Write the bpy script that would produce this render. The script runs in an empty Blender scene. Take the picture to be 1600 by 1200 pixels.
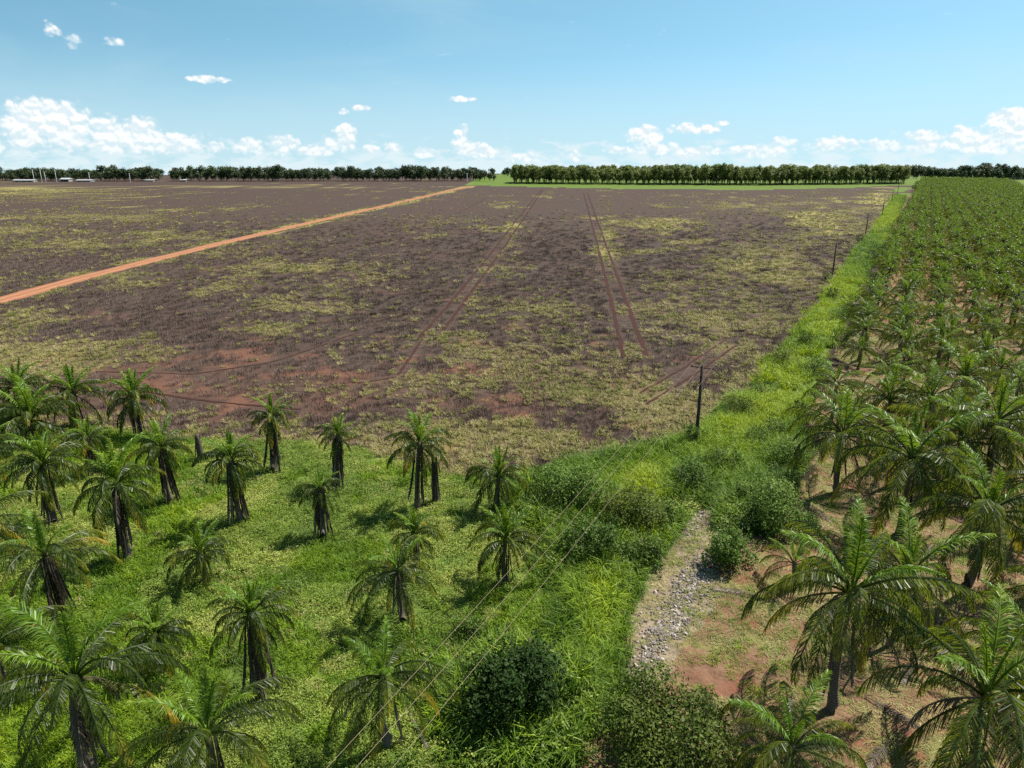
import bpy, math, random
import numpy as np
from mathutils import Vector, Matrix

# ------------------------------------------------------------------ camera, sky, sun, exposure
scene = bpy.context.scene
COL = scene.collection
F_PX, CAM_H = 1111.0, 29.0                 # focal length in pixels of a 1600 px wide frame, flying height
PITCH = math.atan(350.0 / F_PX)
SUN_AZ, SUN_EL = math.radians(57), math.radians(56)   # azimuth clockwise from +Y

cam = bpy.data.cameras.new("camera")
cam.sensor_width = 36.0
cam.lens = 36.0 * F_PX / 1600.0
cam.clip_start, cam.clip_end = 0.5, 40000
cam_o = bpy.data.objects.new("camera", cam)
COL.objects.link(cam_o)
cam_o.location = (0, 0, CAM_H)
cam_o.rotation_euler = (math.pi / 2 - PITCH, 0, 0)
scene.camera = cam_o

scene.view_settings.view_transform = 'Standard'
scene.view_settings.look = 'None'
scene.view_settings.exposure = 1.09
scene.view_settings.gamma = 1.0
scene.view_settings.use_curve_mapping = False
scene.cycles.max_bounces = 6
scene.cycles.diffuse_bounces = 2
scene.cycles.glossy_bounces = 2
scene.cycles.transmission_bounces = 4
scene.cycles.transparent_max_bounces = 4
scene.cycles.use_denoising = False
scene.cycles.use_adaptive_sampling = True
scene.cycles.adaptive_threshold = 0.01
scene.cycles.sample_clamp_indirect = 6.0

sun_vec = Vector((math.sin(SUN_AZ) * math.cos(SUN_EL), math.cos(SUN_AZ) * math.cos(SUN_EL), math.sin(SUN_EL)))
sun = bpy.data.lights.new("sun", 'SUN')
sun.energy = 5.0
sun.angle = math.radians(0.53)
sun.color = (1.0, 0.955, 0.87)
sun_o = bpy.data.objects.new("sun", sun)
COL.objects.link(sun_o)
sun_o.rotation_euler = sun_vec.to_track_quat('Z', 'Y').to_euler()
sun_o.location = (60, 60, 120)


def px_dir(px, py):
    x, z = (px - 800) / F_PX, -(py - 600) / F_PX
    cp, sp = math.cos(PITCH), math.sin(PITCH)
    return Vector((x, cp + z * sp, -sp + z * cp))


def gp(px, py, h=0.0):
    """where the sight line of a photo point meets the ground"""
    d = px_dir(px, py)
    t = (CAM_H - h) / -d.z
    return d.x * t, d.y * t


def height_at(bx, by, py):
    """height above ground of the point seen at row py straight over the foot (bx, by)"""
    g = gp(bx, by)
    d = px_dir(bx, py)
    return CAM_H + d.z * g[1] / d.y


# ---- world: Nishita sky with cumulus far off near the horizon
world = bpy.data.worlds.new("World")
scene.world = world
world.use_nodes = True
wt = world.node_tree
wt.nodes.clear()


class NB:
    """small node-building helper"""
    def __init__(self, tree):
        self.t = tree

    def n(self, typ, **kw):
        nd = self.t.nodes.new(typ)
        for k, v in kw.items():
            setattr(nd, k, v)
        return nd

    def put(self, sock, v):
        if hasattr(v, 'is_linked') or isinstance(v, bpy.types.NodeSocket):
            self.t.links.new(v, sock)
        else:
            sock.default_value = v

    def m(self, op, a, b=None, c=None, clamp=False):
        nd = self.n('ShaderNodeMath', operation=op, use_clamp=clamp)
        self.put(nd.inputs[0], a)
        if b is not None:
            self.put(nd.inputs[1], b)
        if c is not None:
            self.put(nd.inputs[2], c)
        return nd.outputs[0]

    def v(self, op, a, b=None, scale=None):
        nd = self.n('ShaderNodeVectorMath', operation=op)
        self.put(nd.inputs[0], a)
        if b is not None:
            self.put(nd.inputs[1], b)
        if scale is not None:
            self.put(nd.inputs['Scale'], scale)
        return nd.outputs['Value'] if op in ('LENGTH', 'DOT_PRODUCT', 'DISTANCE') else nd.outputs['Vector']

    def mix(self, fac, a, b, blend='MIX'):
        nd = self.n('ShaderNodeMix', data_type='RGBA', blend_type=blend)
        self.put(nd.inputs[0], fac)
        self.put(nd.inputs[6], a if not isinstance(a, tuple) else (*a, 1)[:4])
        self.put(nd.inputs[7], b if not isinstance(b, tuple) else (*b, 1)[:4])
        return nd.outputs[2]

    def noise(self, vec, scale, detail=3, rough=0.55, dist=0.0, dim='3D'):
        nd = self.n('ShaderNodeTexNoise', noise_dimensions=dim)
        self.put(nd.inputs['Vector'], vec)
        nd.inputs['Scale'].default_value = scale
        nd.inputs['Detail'].default_value = detail
        nd.inputs['Roughness'].default_value = rough
        nd.inputs['Distortion'].default_value = dist
        return nd.outputs[0]

    def step(self, v, lo, hi, a=0.0, b=1.0, smooth=True):
        nd = self.n('ShaderNodeMapRange', interpolation_type='SMOOTHSTEP' if smooth else 'LINEAR')
        self.put(nd.inputs[0], v)
        for i, q in enumerate((lo, hi, a, b)):
            nd.inputs[i + 1].default_value = q
        return nd.outputs[0]

    def attr(self, name, kind='GEOMETRY', out='Fac'):
        nd = self.n('ShaderNodeAttribute', attribute_type=kind, attribute_name=name)
        return nd.outputs[out]


w = NB(wt)
tc = w.n('ShaderNodeTexCoord').outputs['Generated']
sep = w.n('ShaderNodeSeparateXYZ')
wt.links.new(tc, sep.inputs[0])
dx, dy, dz = sep.outputs
az = w.m('ARCTAN2', dx, dy)
el = w.m('ARCSINE', dz)
sky = w.n('ShaderNodeTexSky', sky_type='NISHITA')
sky.sun_disc = False
sky.sun_elevation = SUN_EL
sky.sun_rotation = SUN_AZ
sky.altitude = 400
sky.air_density = 1.0
sky.dust_density = 0.6
sky.ozone_density = 1.4
D2 = 57.2958
cmb = w.n('ShaderNodeCombineXYZ')
wt.links.new(w.m('MULTIPLY', az, D2), cmb.inputs[0])
wt.links.new(w.m('MULTIPLY', el, D2), cmb.inputs[1])
ae = cmb.outputs[0]                          # azimuth and elevation in degrees


def px_ae(px, py):
    d = px_dir(px, py).normalized()
    return math.degrees(math.atan2(d.x, d.y)), math.degrees(math.asin(d.z))


# cumulus heaps: photo centre, half width, half height, strength
HEAPS = [(70, 186, 46, 22, 1.0), (100, 206, 34, 22, .9), (40, 214, 26, 18, .7), (185, 212, 40, 22, .9), (268, 224, 38, 16, .85), (225, 204, 22, 16, .8), (165, 226, 60, 9, .7),
         (330, 232, 20, 8, .6), (392, 228, 24, 11, .75), (445, 226, 20, 13, .75), (490, 236, 26, 9, .75), (538, 207, 15, 14, .85), (530, 224, 22, 12, .7),
         (577, 232, 14, 6, .65), (615, 232, 12, 10, .65), (662, 240, 22, 6, .6), (722, 210, 10, 14, .75), (745, 236, 32, 11, .85), (722, 228, 14, 14, .7),
         (820, 246, 26, 7, .55), (902, 244, 10, 8, .55), (1010, 212, 24, 14, .95), (1085, 201, 30, 8, .85), (1127, 193, 9, 4, .6), (1050, 206, 14, 6, .5),
         (968, 235, 20, 6, .7), (1030, 231, 30, 9, .75), (1090, 237, 36, 7, .65), (1180, 236, 44, 9, .7), (1225, 222, 14, 8, .6), (1300, 226, 34, 9, .7),
         (1312, 216, 10, 5, .5), (1385, 226, 28, 8, .7), (1450, 214, 26, 9, .75), (1455, 226, 36, 9, .7), (1515, 206, 18, 9, .7), (1530, 224, 44, 12, .75), (1572, 186, 20, 12, .85), (1592, 176, 10, 8, .7),
         (1600, 214, 40, 20, .9), (325, 124, 24, 5, .7), (723, 155, 16, 4.5, .72), (566, 169, 13, 4.5, .7), (536, 174, 7, 4, .55),
         (81, 45, 8, 8, .55), (174, 65, 12, 7, .6), (116, 65, 9, 7, .42), (1690, 205, 60, 18, .8), (-70, 215, 50, 20, .8)]
env = None
for (px, py, rx, ry, s) in HEAPS:
    a, e = px_ae(px, py)
    q = w.v('SUBTRACT', ae, (a, e, 0))
    q = w.v('MULTIPLY', q, (19.0 / (rx * 1.32), 19.0 / (ry * 1.25), 0))
    h = w.m('MULTIPLY_ADD', w.v('DOT_PRODUCT', q, q), -s, s)
    env = h if env is None else w.m('SMOOTH_MAX', env, h, 0.05)
env = w.m('MAXIMUM', env, -0.7)


def fbm(shift):
    p = w.v('ADD', ae, shift)
    p = w.v('MULTIPLY', p, (1.0, 1.2, 1.0))
    wob = w.n('ShaderNodeTexNoise', noise_dimensions='2D')
    w.put(wob.inputs['Vector'], p)
    wob.inputs['Scale'].default_value = 1.6
    p = w.v('ADD', p, w.v('SCALE', w.v('SUBTRACT', wob.outputs[1], (.5, .5, .5)), scale=0.35))
    vor = w.n('ShaderNodeTexVoronoi', voronoi_dimensions='2D', feature='SMOOTH_F1')
    w.put(vor.inputs['Vector'], p)
    vor.inputs['Scale'].default_value = 1.0
    vor.inputs['Smoothness'].default_value = 0.35
    vor.inputs['Detail'].default_value = 2.6
    vor.inputs['Roughness'].default_value = 0.5
    puff = w.m('MULTIPLY_ADD', vor.outputs['Distance'], -1.0, 0.5)
    small = w.noise(p, 1.9, 3, 0.5, 0.2, '2D')
    return w.m('ADD', w.m('MULTIPLY', puff, 1.1), w.m('MULTIPLY', w.m('SUBTRACT', small, 0.5), 0.75))


f0 = fbm((7.3, 3.1, 0))
f1 = fbm((7.3 + 0.08, 3.1 + 0.24, 0))
dens = w.m('ADD', w.m('MULTIPLY', env, 1.5), w.m('MULTIPLY', f0, 0.8))
cov = w.step(dens, -0.05, 0.75)
# low distant bank all round the horizon
bankn = w.noise(w.v('MULTIPLY', ae, (.45, 1.1, 1)), 1.2, 4, .55, .3, '2D')
bank = w.m('MULTIPLY', w.step(w.m('ADD', bankn, w.step(el, 0.05, -0.01, -0.26, 0.16)), .45, .75), 0.75)
# lit towards the sun side, bluish where the heap thickens sunwards
relief = w.m('SUBTRACT', f0, f1)
shade = w.step(relief, -0.30, 0.30)
# thin high veil
veil_p = w.v('MULTIPLY', w.v('ADD', ae, w.v('SCALE', w.v('MULTIPLY', ae, (0, 1, 0)), scale=0.0)), (0.045, 0.20, 1))
veil = w.step(w.noise(veil_p, 1.3, 5, 0.55, 0.6, '2D'), 0.40, 0.95, 0.0, 0.34)
SKY_STRENGTH = 0.050
# the clear sky is read a little above the sight line: dry, clean air right down to the horizon
up = w.n('ShaderNodeCombineXYZ')
wt.links.new(dx, up.inputs[0])
wt.links.new(dy, up.inputs[1])
wt.links.new(w.m('MULTIPLY_ADD', w.m('MAXIMUM', dz, -0.02), 1.5, 0.13), up.inputs[2])
wt.links.new(w.v('NORMALIZE', up.outputs[0]), sky.inputs[0])
skyc = w.n('ShaderNodeHueSaturation')
skyc.inputs['Hue'].default_value = 0.464
skyc.inputs['Saturation'].default_value = 1.08
skyc.inputs['Value'].default_value = 1.5
wt.links.new(sky.outputs[0], skyc.inputs['Color'])
cl_white = (9.9, 9.9, 9.8)
cl_shade = (7.2, 8.4, 8.9)
ccol = w.mix(shade, cl_shade, cl_white)
base = w.mix(veil, skyc.outputs[0], (5.2, 7.3, 8.0))
base = w.mix(w.step(el, 0.15, -0.01, 0.0, 0.75), base, (5.5, 7.45, 8.1))
base = w.mix(bank, base, (7.6, 8.7, 9.1))
fade = w.step(el, 0.0, 0.05, 0.75, 1.0)      # the farthest heaps are paler through more air
final = w.mix(w.m('MULTIPLY', cov, fade), base, ccol)
bg = w.n('ShaderNodeBackground')
wt.links.new(final, bg.inputs[0])
bg.inputs[1].default_value = SKY_STRENGTH
bg0 = w.n('ShaderNodeBackground')
wt.links.new(base, bg0.inputs[0])
bg0.inputs[1].default_value = SKY_STRENGTH
# heaps stand only low over this stretch of the horizon: elsewhere skip working them out
near = w.m('MULTIPLY', w.m('LESS_THAN', el, 0.215), w.m('GREATER_THAN', dy, 0.72))
pick = w.n('ShaderNodeMixShader')
wt.links.new(near, pick.inputs[0])
wt.links.new(bg0.outputs[0], pick.inputs[1])
wt.links.new(bg.outputs[0], pick.inputs[2])
wo = w.n('ShaderNodeOutputWorld')
wt.links.new(pick.outputs[0], wo.inputs[0])
world.cycles.sampling_method = 'NONE'

# ------------------------------------------------------------------ helpers
rng = np.random.default_rng(11)
random.seed(5)


def lattice_noise(x, y, scale, seed):
    """value noise in numpy, about 0..1"""
    r = np.random.default_rng(seed)
    tab = r.random((256, 256))
    X, Y = np.asarray(x) / scale, np.asarray(y) / scale
    xi, yi = np.floor(X).astype(int), np.floor(Y).astype(int)
    fx, fy = X - xi, Y - yi
    fx, fy = fx * fx * (3 - 2 * fx), fy * fy * (3 - 2 * fy)
    a, b = tab[xi % 256, yi % 256], tab[(xi + 1) % 256, yi % 256]
    c, d = tab[xi % 256, (yi + 1) % 256], tab[(xi + 1) % 256, (yi + 1) % 256]
    return (a * (1 - fx) + b * fx) * (1 - fy) + (c * (1 - fx) + d * fx) * fy


def fnoise(x, y, scale, seed, octs=4, gain=0.5):
    t, amp, s = 0, 1.0, 0
    for i in range(octs):
        t = t + amp * lattice_noise(np.asarray(x) + 17.3 * i, np.asarray(y) - 9.1 * i, scale / 2 ** i, seed + i)
        s += amp
        amp *= gain
    return t / s


def inside(poly, x, y):
    x, y = np.asarray(x, float), np.asarray(y, float)
    r = np.zeros(x.shape, bool)
    n = len(poly)
    for i in range(n):
        x0, y0 = poly[i]
        x1, y1 = poly[(i + 1) % n]
        if y0 == y1:
            continue
        c = ((y0 > y) != (y1 > y)) & (x < (x1 - x0) * (y - y0) / (y1 - y0) + x0)
        r ^= c
    return r


def sstep(v, a, b):
    t = np.clip((np.asarray(v) - a) / (b - a), 0, 1)
    return t * t * (3 - 2 * t)


def line_dist(pts, x, y):
    d = np.full(np.shape(x), 1e9)
    for (x0, y0), (x1, y1) in zip(pts[:-1], pts[1:]):
        vx, vy = x1 - x0, y1 - y0
        t = np.clip(((x - x0) * vx + (y - y0) * vy) / (vx * vx + vy * vy), 0, 1)
        d = np.minimum(d, np.hypot(x - x0 - t * vx, y - y0 - t * vy))
    return d


def mesh(name, verts, faces, mat=None, smooth=False):
    me = bpy.data.meshes.new(name)
    me.from_pydata([tuple(v) for v in verts], [], faces)
    if mat:
        me.materials.append(mat)
    if smooth:
        me.polygons.foreach_set('use_smooth', [True] * len(me.polygons))
    me.update()
    return me


def obj(name, me, parent=None, loc=(0, 0, 0), rz=0.0, scale=(1, 1, 1), rot=None):
    o = bpy.data.objects.new(name, me)
    COL.objects.link(o)
    o.parent = parent
    o.location = loc
    o.rotation_euler = rot if rot else (0, 0, rz)
    o.scale = scale
    return o


def tag(o, label=None, cat=None, group=None, kind=None):
    for k, v in (('label', label), ('category', cat), ('group', group), ('kind', kind)):
        if v:
            o[k] = v
    return o


def material(name):
    m = bpy.data.materials.new(name)
    m.use_nodes = True
    m.node_tree.nodes.clear()
    return m, NB(m.node_tree)


def finish(m, b, col, rough=0.7, spec=0.3, trans=0.0, tcol=None, bump=None, bump_d=0.05, bump_s=0.6):
    """principled surface, with light passing through thin leaves where trans > 0"""
    t = m.node_tree
    p = b.n('ShaderNodeBsdfPrincipled')
    b.put(p.inputs['Base Color'], col if not isinstance(col, tuple) else (*col, 1))
    b.put(p.inputs['Roughness'], rough)
    p.inputs['Specular IOR Level'].default_value = spec
    if bump is not None:
        bn = b.n('ShaderNodeBump')
        bn.inputs['Strength'].default_value = bump_s
        bn.inputs['Distance'].default_value = bump_d
        t.links.new(bump, bn.inputs['Height'])
        t.links.new(bn.outputs[0], p.inputs['Normal'])
    out = b.n('ShaderNodeOutputMaterial')
    if trans > 0:
        tr = b.n('ShaderNodeBsdfTranslucent')
        b.put(tr.inputs[0], tcol if tcol is not None else col)
        mx = b.n('ShaderNodeMixShader')
        mx.inputs[0].default_value = trans
        t.links.new(p.outputs[0], mx.inputs[1])
        t.links.new(tr.outputs[0], mx.inputs[2])
        t.links.new(mx.outputs[0], out.inputs[0])
    else:
        t.links.new(p.outputs[0], out.inputs[0])
    return m


def pos(b):
    return b.n('ShaderNodeNewGeometry').outputs['Position']


def rnd(b):
    return b.n('ShaderNodeObjectInfo').outputs['Random']


# ------------------------------------------------------------------ layout of the land, read off the photo onto the ground plane
FIELD_EDGE = [(-500, 648), (0, 662), (130, 668), (300, 688), (460, 690), (560, 702), (640, 728), (720, 745), (830, 738), (930, 720),
              (1010, 706), (1070, 692), (1110, 652), (1160, 612), (1230, 532), (1290, 458), (1345, 380), (1372, 347), (1392, 315), (1401, 292)]
STRIP_RIGHT = [(1420, 292), (1407, 330), (1376, 395), (1348, 450), (1314, 520), (1278, 605), (1252, 650), (1262, 720), (1225, 790), (1195, 830),
               (1112, 826), (1080, 800), (1035, 865), (990, 940), (982, 1000), (968, 1100), (925, 1135), (895, 1200), (880, 1500)]
G_FIELD = [gp(*p) for p in FIELD_EDGE]
G_STRIP = [gp(*p) for p in STRIP_RIGHT]
GREEN = G_FIELD + G_STRIP + [gp(-700, 1500)]
TRACK = [gp(*p) for p in [(1080, 800), (1122, 790), (1125, 830), (1100, 870), (1128, 900), (1118, 950), (1080, 1000), (1030, 1060), (985, 1115),
                          (962, 1115), (972, 1060), (984, 1000), (988, 940), (1035, 865)]]
PLANT = [gp(*p) for p in [(1330, 1500), (1215, 1200), (1205, 860), (1270, 765), (1275, 640), (1312, 560), (1350, 470), (1380, 410),
                          (1412, 340), (1428, 300), (1438, 284)]] + [(640, 950), (60, 15)]
ROAD_L = [gp(*p) for p in [(-420, 574), (-200, 520), (0, 470), (120, 436.5), (250, 404), (330, 384), (420, 363), (520, 340), (620, 317.5), (690, 301), (738, 290.5)]]
RUTS = [[(655, 528), (700, 478), (760, 405), (806, 345), (846, 296)], [(690, 520), (728, 468), (778, 400), (816, 345), (849, 296)],
        [(974, 558), (955, 470), (934, 385), (912, 302)], [(1010, 556), (980, 475), (946, 380), (918, 302)],
        [(560, 420), (660, 360), (760, 310)], [(1000, 330), (975, 305), (960, 296)]]
RUTS = [[gp(*p) for p in r] for r in RUTS]
HEADLAND = [[(1135, 530), (1060, 580), (1000, 615)], [(1150, 540), (1070, 595), (1010, 632)], [(150, 580), (300, 585), (420, 568), (560, 520)],
            [(180, 605), (330, 628), (470, 640)], [(560, 600), (620, 590), (660, 530)]]
HEADLAND = [[gp(*p) for p in r] for r in HEADLAND]
FAR_EDGE = [gp(*p) for p in [(738, 290), (860, 293), (1000, 296), (1200, 297), (1330, 294), (1401, 290)]]
# yellow-green regrowth in the field: photo centre, half width, half height, strength
PATCHES = [(760, 560, 160, 60, .55), (820, 485, 90, 24, .6), (1000, 640, 200, 55, .95), (780, 690, 220, 40, 1.0), (1120, 500, 110, 60, .75), (1200, 430, 100, 55, .7),
           (1030, 350, 70, 9, .8), (1290, 350, 70, 40, .75), (1180, 320, 110, 12, .5), (40, 550, 80, 60, .75), (30, 490, 70, 30, .7), (470, 480, 90, 30, .5),
           (420, 515, 50, 12, .75), (560, 430, 70, 22, .5), (510, 440, 50, 30, .45), (200, 440, 90, 16, .5), (300, 375, 160, 14, .55), (120, 385, 140, 16, .5),
           (40, 300, 140, 10, .9), (160, 340, 160, 14, .45), (30, 360, 90, 10, .5), (300, 292, 260, 3, .6), (620, 645, 90, 35, .8), (480, 660, 60, 20, .7),
           (640, 590, 60, 30, .6), (900, 580, 140, 40, .5), (1370, 315, 40, 18, .8), (700, 345, 60, 8, .4), (800, 370, 14, 40, .35), (860, 300, 12, 6, .3),
           (950, 380, 18, 50, .6), (1060, 440, 60, 18, .5), (400, 610, 90, 14, .4), (90, 440, 110, 10, .5), (360, 395, 60, 8, .45), (1010, 480, 60, 18, .55)]


def to_px(x, y):
    cp, sp = math.cos(PITCH), math.sin(PITCH)
    X, Y, Z = np.asarray(x, float), np.asarray(y, float), -CAM_H
    dep = np.maximum(Y * cp - Z * sp, 1.0)
    return 800 + F_PX * X / dep, 600 - F_PX * (Y * sp + Z * cp) / dep


def regrowth(x, y):
    px, py = to_px(x, y)
    s = np.zeros(np.shape(x))
    for (cx, cy, rx, ry, k) in PATCHES:
        s = np.maximum(s, k * np.exp(-0.9 * (((px - cx) / rx) ** 2 + ((py - cy) / ry) ** 2)))
    rd = line_dist(ROAD_L, x, y)
    s = np.maximum(s, .75 * np.exp(-((rd - 5.0) / 2.2) ** 2))
    n = fnoise(x, y, 9.0, 31, 4, 0.6)
    far = fnoise(x, y, 34.0, 77, 4, 0.55)
    return np.clip(s * sstep(n, 0.25, 0.62) * 1.35 + 0.6 * sstep(n * 0.45 + far * 0.55, 0.57, 0.68), 0, 1)


BARE_SPOT = gp(925, 1168)


def zones(x, y):
    wx = x + (fnoise(x, y, 3.2, 3) - .5) * 2.6
    wy = y + (fnoise(x, y, 3.2, 8) - .5) * 2.6
    g = inside(GREEN, wx, wy)
    t = inside(TRACK, x + (wx - x) * .5, y + (wy - y) * .5)
    s = inside(PLANT, wx, wy) & ~g
    g &= np.hypot(wx - BARE_SPOT[0], (wy - BARE_SPOT[1]) * .8) > 1.15
    near_soil = (~g) & (~s) & (wy < 62) & (wx > 2)
    return g, s | near_soil, t


# ------------------------------------------------------------------ ground sheet
def graded(fine0, fine1, step, limit, grow):
    a = list(np.arange(fine0, fine1 + 1e-6, step))
    s = step
    while a[-1] < limit:
        s *= grow
        a.append(a[-1] + s)
    s = step
    lo = [a[0]]
    while lo[-1] > -limit:
        s *= grow
        lo.append(lo[-1] - s)
    return np.array(lo[:0:-1] + a)


def fall(x, y):
    r = np.hypot(x, y)
    return -np.maximum(0, r - 1350) * 0.0165


def relief(x, y):
    d = np.hypot(x, y)
    k = 1 - sstep(d, 120, 260)
    return k * ((fnoise(x, y, 6, 51, 3) - .5) * 0.30) + fall(x, y)


gx = graded(-62, 62, 0.7, 7000, 1.045)
gy = graded(20, 130, 0.7, 7000, 1.04)
GX, GY = np.meshgrid(gx, gy)
GZ = relief(GX, GY)
nx, ny = len(gx), len(gy)
V = np.stack([GX.ravel(), GY.ravel(), GZ.ravel()], 1)
idx = np.arange(nx * ny).reshape(ny, nx)
Fq = np.stack([idx[:-1, :-1].ravel(), idx[:-1, 1:].ravel(), idx[1:, 1:].ravel(), idx[1:, :-1].ravel()], 1)
me_g = bpy.data.meshes.new("ground")
me_g.vertices.add(len(V))
me_g.vertices.foreach_set('co', V.ravel())
me_g.loops.add(Fq.size)
me_g.loops.foreach_set('vertex_index', Fq.ravel().astype(np.int32))
me_g.polygons.add(len(Fq))
me_g.polygons.foreach_set('loop_start', np.arange(0, Fq.size, 4, dtype=np.int32))
me_g.polygons.foreach_set('loop_total', np.full(len(Fq), 4, dtype=np.int32))
me_g.polygons.foreach_set('use_smooth', np.ones(len(Fq), bool))
me_g.update()
fx_, fy_ = V[:, 0], V[:, 1]
zg, zs, zt = zones(fx_, fy_)
past = fy_ > np.interp(fx_, [p[0] for p in FAR_EDGE], [p[1] for p in FAR_EDGE]) + 6
zg = zg | (past & (fx_ > FAR_EDGE[0][0] - 10))
reg = regrowth(fx_, fy_)
bare = sstep(fnoise(fx_, fy_, 7.0, 91, 4, .6), .60, .72)
px_, py_ = to_px(fx_, fy_)
red_near = np.exp(-(((py_ - 600) / 50) ** 2)) * np.exp(-(((px_ - 330) / 380) ** 2))
bare = np.clip(bare * .4 + .35 * sstep(py_, 470, 600) + red_near * .22 * sstep(fnoise(fx_, fy_, 4, 12, 3, .6), .35, .6), 0, 1)
for nm, arr in (('green', zg), ('soil', zs), ('track', zt), ('regrowth', reg), ('bare', bare)):
    at = me_g.attributes.new(nm, 'FLOAT', 'POINT')
    at.data.foreach_set('value', arr.astype(np.float32))

def y_of(b, P):
    nd = b.n('ShaderNodeSeparateXYZ')
    b.put(nd.inputs[0], P)
    return nd.outputs[1]


mg, b = material("land")
P = pos(b)
n1 = b.noise(P, 0.9, 6, 0.68)
n2 = b.noise(P, 0.16, 4, 0.6)
n3 = b.noise(P, 5.0, 4, 0.7)
nf = b.noise(P, 0.03, 5, 0.6)
redsoil = b.mix(n1, (0.066, 0.031, 0.021), (0.150, 0.072, 0.047))
stalk = b.mix(b.step(n1, .35, .65), (0.033, 0.022, 0.018), (0.063, 0.045, 0.036))
stalk = b.mix(b.step(nf, .35, .65), stalk, b.mix(n1, (0.036, 0.023, 0.018), (0.066, 0.043, 0.033)))
fieldc = b.mix(b.step(b.m('ADD', b.m('MULTIPLY', b.attr('bare'), 0.9), b.m('MULTIPLY', b.m('SUBTRACT', n2, .5), .8)), .2, .8), stalk, redsoil)
regc = b.mix(n1, (0.17, 0.155, 0.040), (0.36, 0.31, 0.11))
regm = b.step(b.m('ADD', b.attr('regrowth'), b.m('MULTIPLY', b.m('SUBTRACT', b.m('MULTIPLY_ADD', n3, .5, b.m('MULTIPLY', n1, .5)), .5), 2.4)), .25, .95)
fieldc = b.mix(b.m('MULTIPLY', regm, b.step(y_of(b, P), 110, 330, .22, .62)), fieldc, regc)
greenc = b.mix(b.step(n2, .3, .7), (0.050, 0.10, 0.012), (0.10, 0.145, 0.022))
greenc = b.mix(b.m('MULTIPLY', b.step(n3, .4, .7), .5), greenc, (0.075, 0.06, 0.03))
litter = b.mix(b.step(n1, .3, .7), (0.090, 0.047, 0.029), (0.185, 0.110, 0.066))
litter = b.mix(b.step(n2, .48, .66), litter, b.mix(n3, (0.110, 0.043, 0.027), (0.175, 0.074, 0.046)))
litter = b.mix(b.m('MULTIPLY', b.step(b.noise(P, .33, 4, .6), .50, .66), .75), litter, (0.14, 0.15, 0.045))
trackc = b.mix(b.step(n1, .35, .65), (0.11, 0.080, 0.060), (0.23, 0.175, 0.125))
soft = b.m('MULTIPLY', b.m('SUBTRACT', n1, .5), .8)
col = b.mix(b.step(b.m('ADD', b.attr('soil'), soft), .35, .65), fieldc, litter)
col = b.mix(b.step(b.m('ADD', b.attr('green'), soft), .35, .65), col, greenc)
col = b.mix(b.step(b.m('ADD', b.attr('track'), soft), .35, .65), col, trackc)
finish(mg, b, col, 0.95, 0.1, bump=b.m('ADD', n1, b.m('MULTIPLY', n3, .4)), bump_d=0.25, bump_s=0.9)
me_g.materials.append(mg)
ground = obj('ground', me_g)
tag(ground, 'flat farm land of red soil, dry field and green orchard floor', 'ground', kind='structure')


def ribbon(name, pts, width, zoff, mat, step=3.0, wob=0.12, crown=0.0, seed=1):
    """a strip of ground that follows a line, with uneven edges"""
    P_ = [Vector((*p, 0)) for p in pts]
    fine = []
    for a, c in zip(P_[:-1], P_[1:]):
        n = max(1, int((c - a).length / step))
        fine += [a.lerp(c, i / n) for i in range(n)]
    fine.append(P_[-1])
    vs, fs = [], []
    cols = (-1, -.68, -.42, -.16, .16, .42, .68, 1)
    for i, p in enumerate(fine):
        t = (fine[min(i + 1, len(fine) - 1)] - fine[max(i - 1, 0)]).normalized()
        s = Vector((t.y, -t.x, 0))
        for c in cols:
            e = 1 + (wob * (2 * random.random() - 1) if abs(c) == 1 else 0)
            q = p + s * (c * width / 2 * e)
            vs.append((q.x, q.y, float(relief(np.array(q.x), np.array(q.y))) + zoff + crown * (1 - c * c)))
    k = len(cols)
    for i in range(len(fine) - 1):
        for j in range(k - 1):
            a = i * k + j
            fs.append((a, a + 1, a + k + 1, a + k))
    me = mesh(name, vs, fs, mat, True)
    at = me.attributes.new('across', 'FLOAT', 'POINT')
    at.data.foreach_set('value', [cols[i % k] for i in range(len(vs))])
    return obj(name, me)


mr, b = material("road_earth")
P = pos(b)
n1 = b.noise(P, 0.5, 5, .65)
c = b.mix(n1, (0.30, 0.125, 0.058), (0.46, 0.215, 0.11))
lane = b.m('ABSOLUTE', b.m('SUBTRACT', b.m('ABSOLUTE', b.attr('across')), .42))
c = b.mix(b.step(lane, .26, .04, 0, .7), b.mix(n1, (0.16, 0.066, 0.034), (0.27, 0.120, 0.062)), b.mix(n1, (0.27, 0.125, 0.066), (0.38, 0.20, 0.112)))
c = b.mix(b.step(b.noise(P, 0.12, 3, .6), .45, .7, 0, .6), c, (0.22, 0.10, 0.055))
finish(mr, b, c, 0.95, 0.1, bump=n1, bump_d=.1)
road = ribbon('dirt_road', ROAD_L, 6.2, 0.05, mr, 4.0, .10, .06)
tag(road, 'orange dirt road running straight across the brown field', 'road', kind='structure')
mrut, b = material("rut_earth")
P = pos(b)
c = b.mix(b.noise(P, 0.7, 5, .7), (0.018, 0.008, 0.006), (0.055, 0.023, 0.016))
finish(mrut, b, c, 0.95, 0.1)
for i, r in enumerate(RUTS[:5]):
    o = ribbon('wheel_track', r, 0.75 if i < 4 else .5, 0.03, mrut, 2.0, .6)
    tag(o, 'dark red tractor wheel track in the brown field', 'track', 'tractor wheel tracks', 'structure')
for r in HEADLAND:
    o = ribbon('wheel_track', r, 0.36, 0.045, mrut, 1.0, .8)
    tag(o, 'dark red tractor wheel track in the brown field', 'track', 'tractor wheel tracks', 'structure')
ALL_RUTS = RUTS[:5] + HEADLAND


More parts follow.
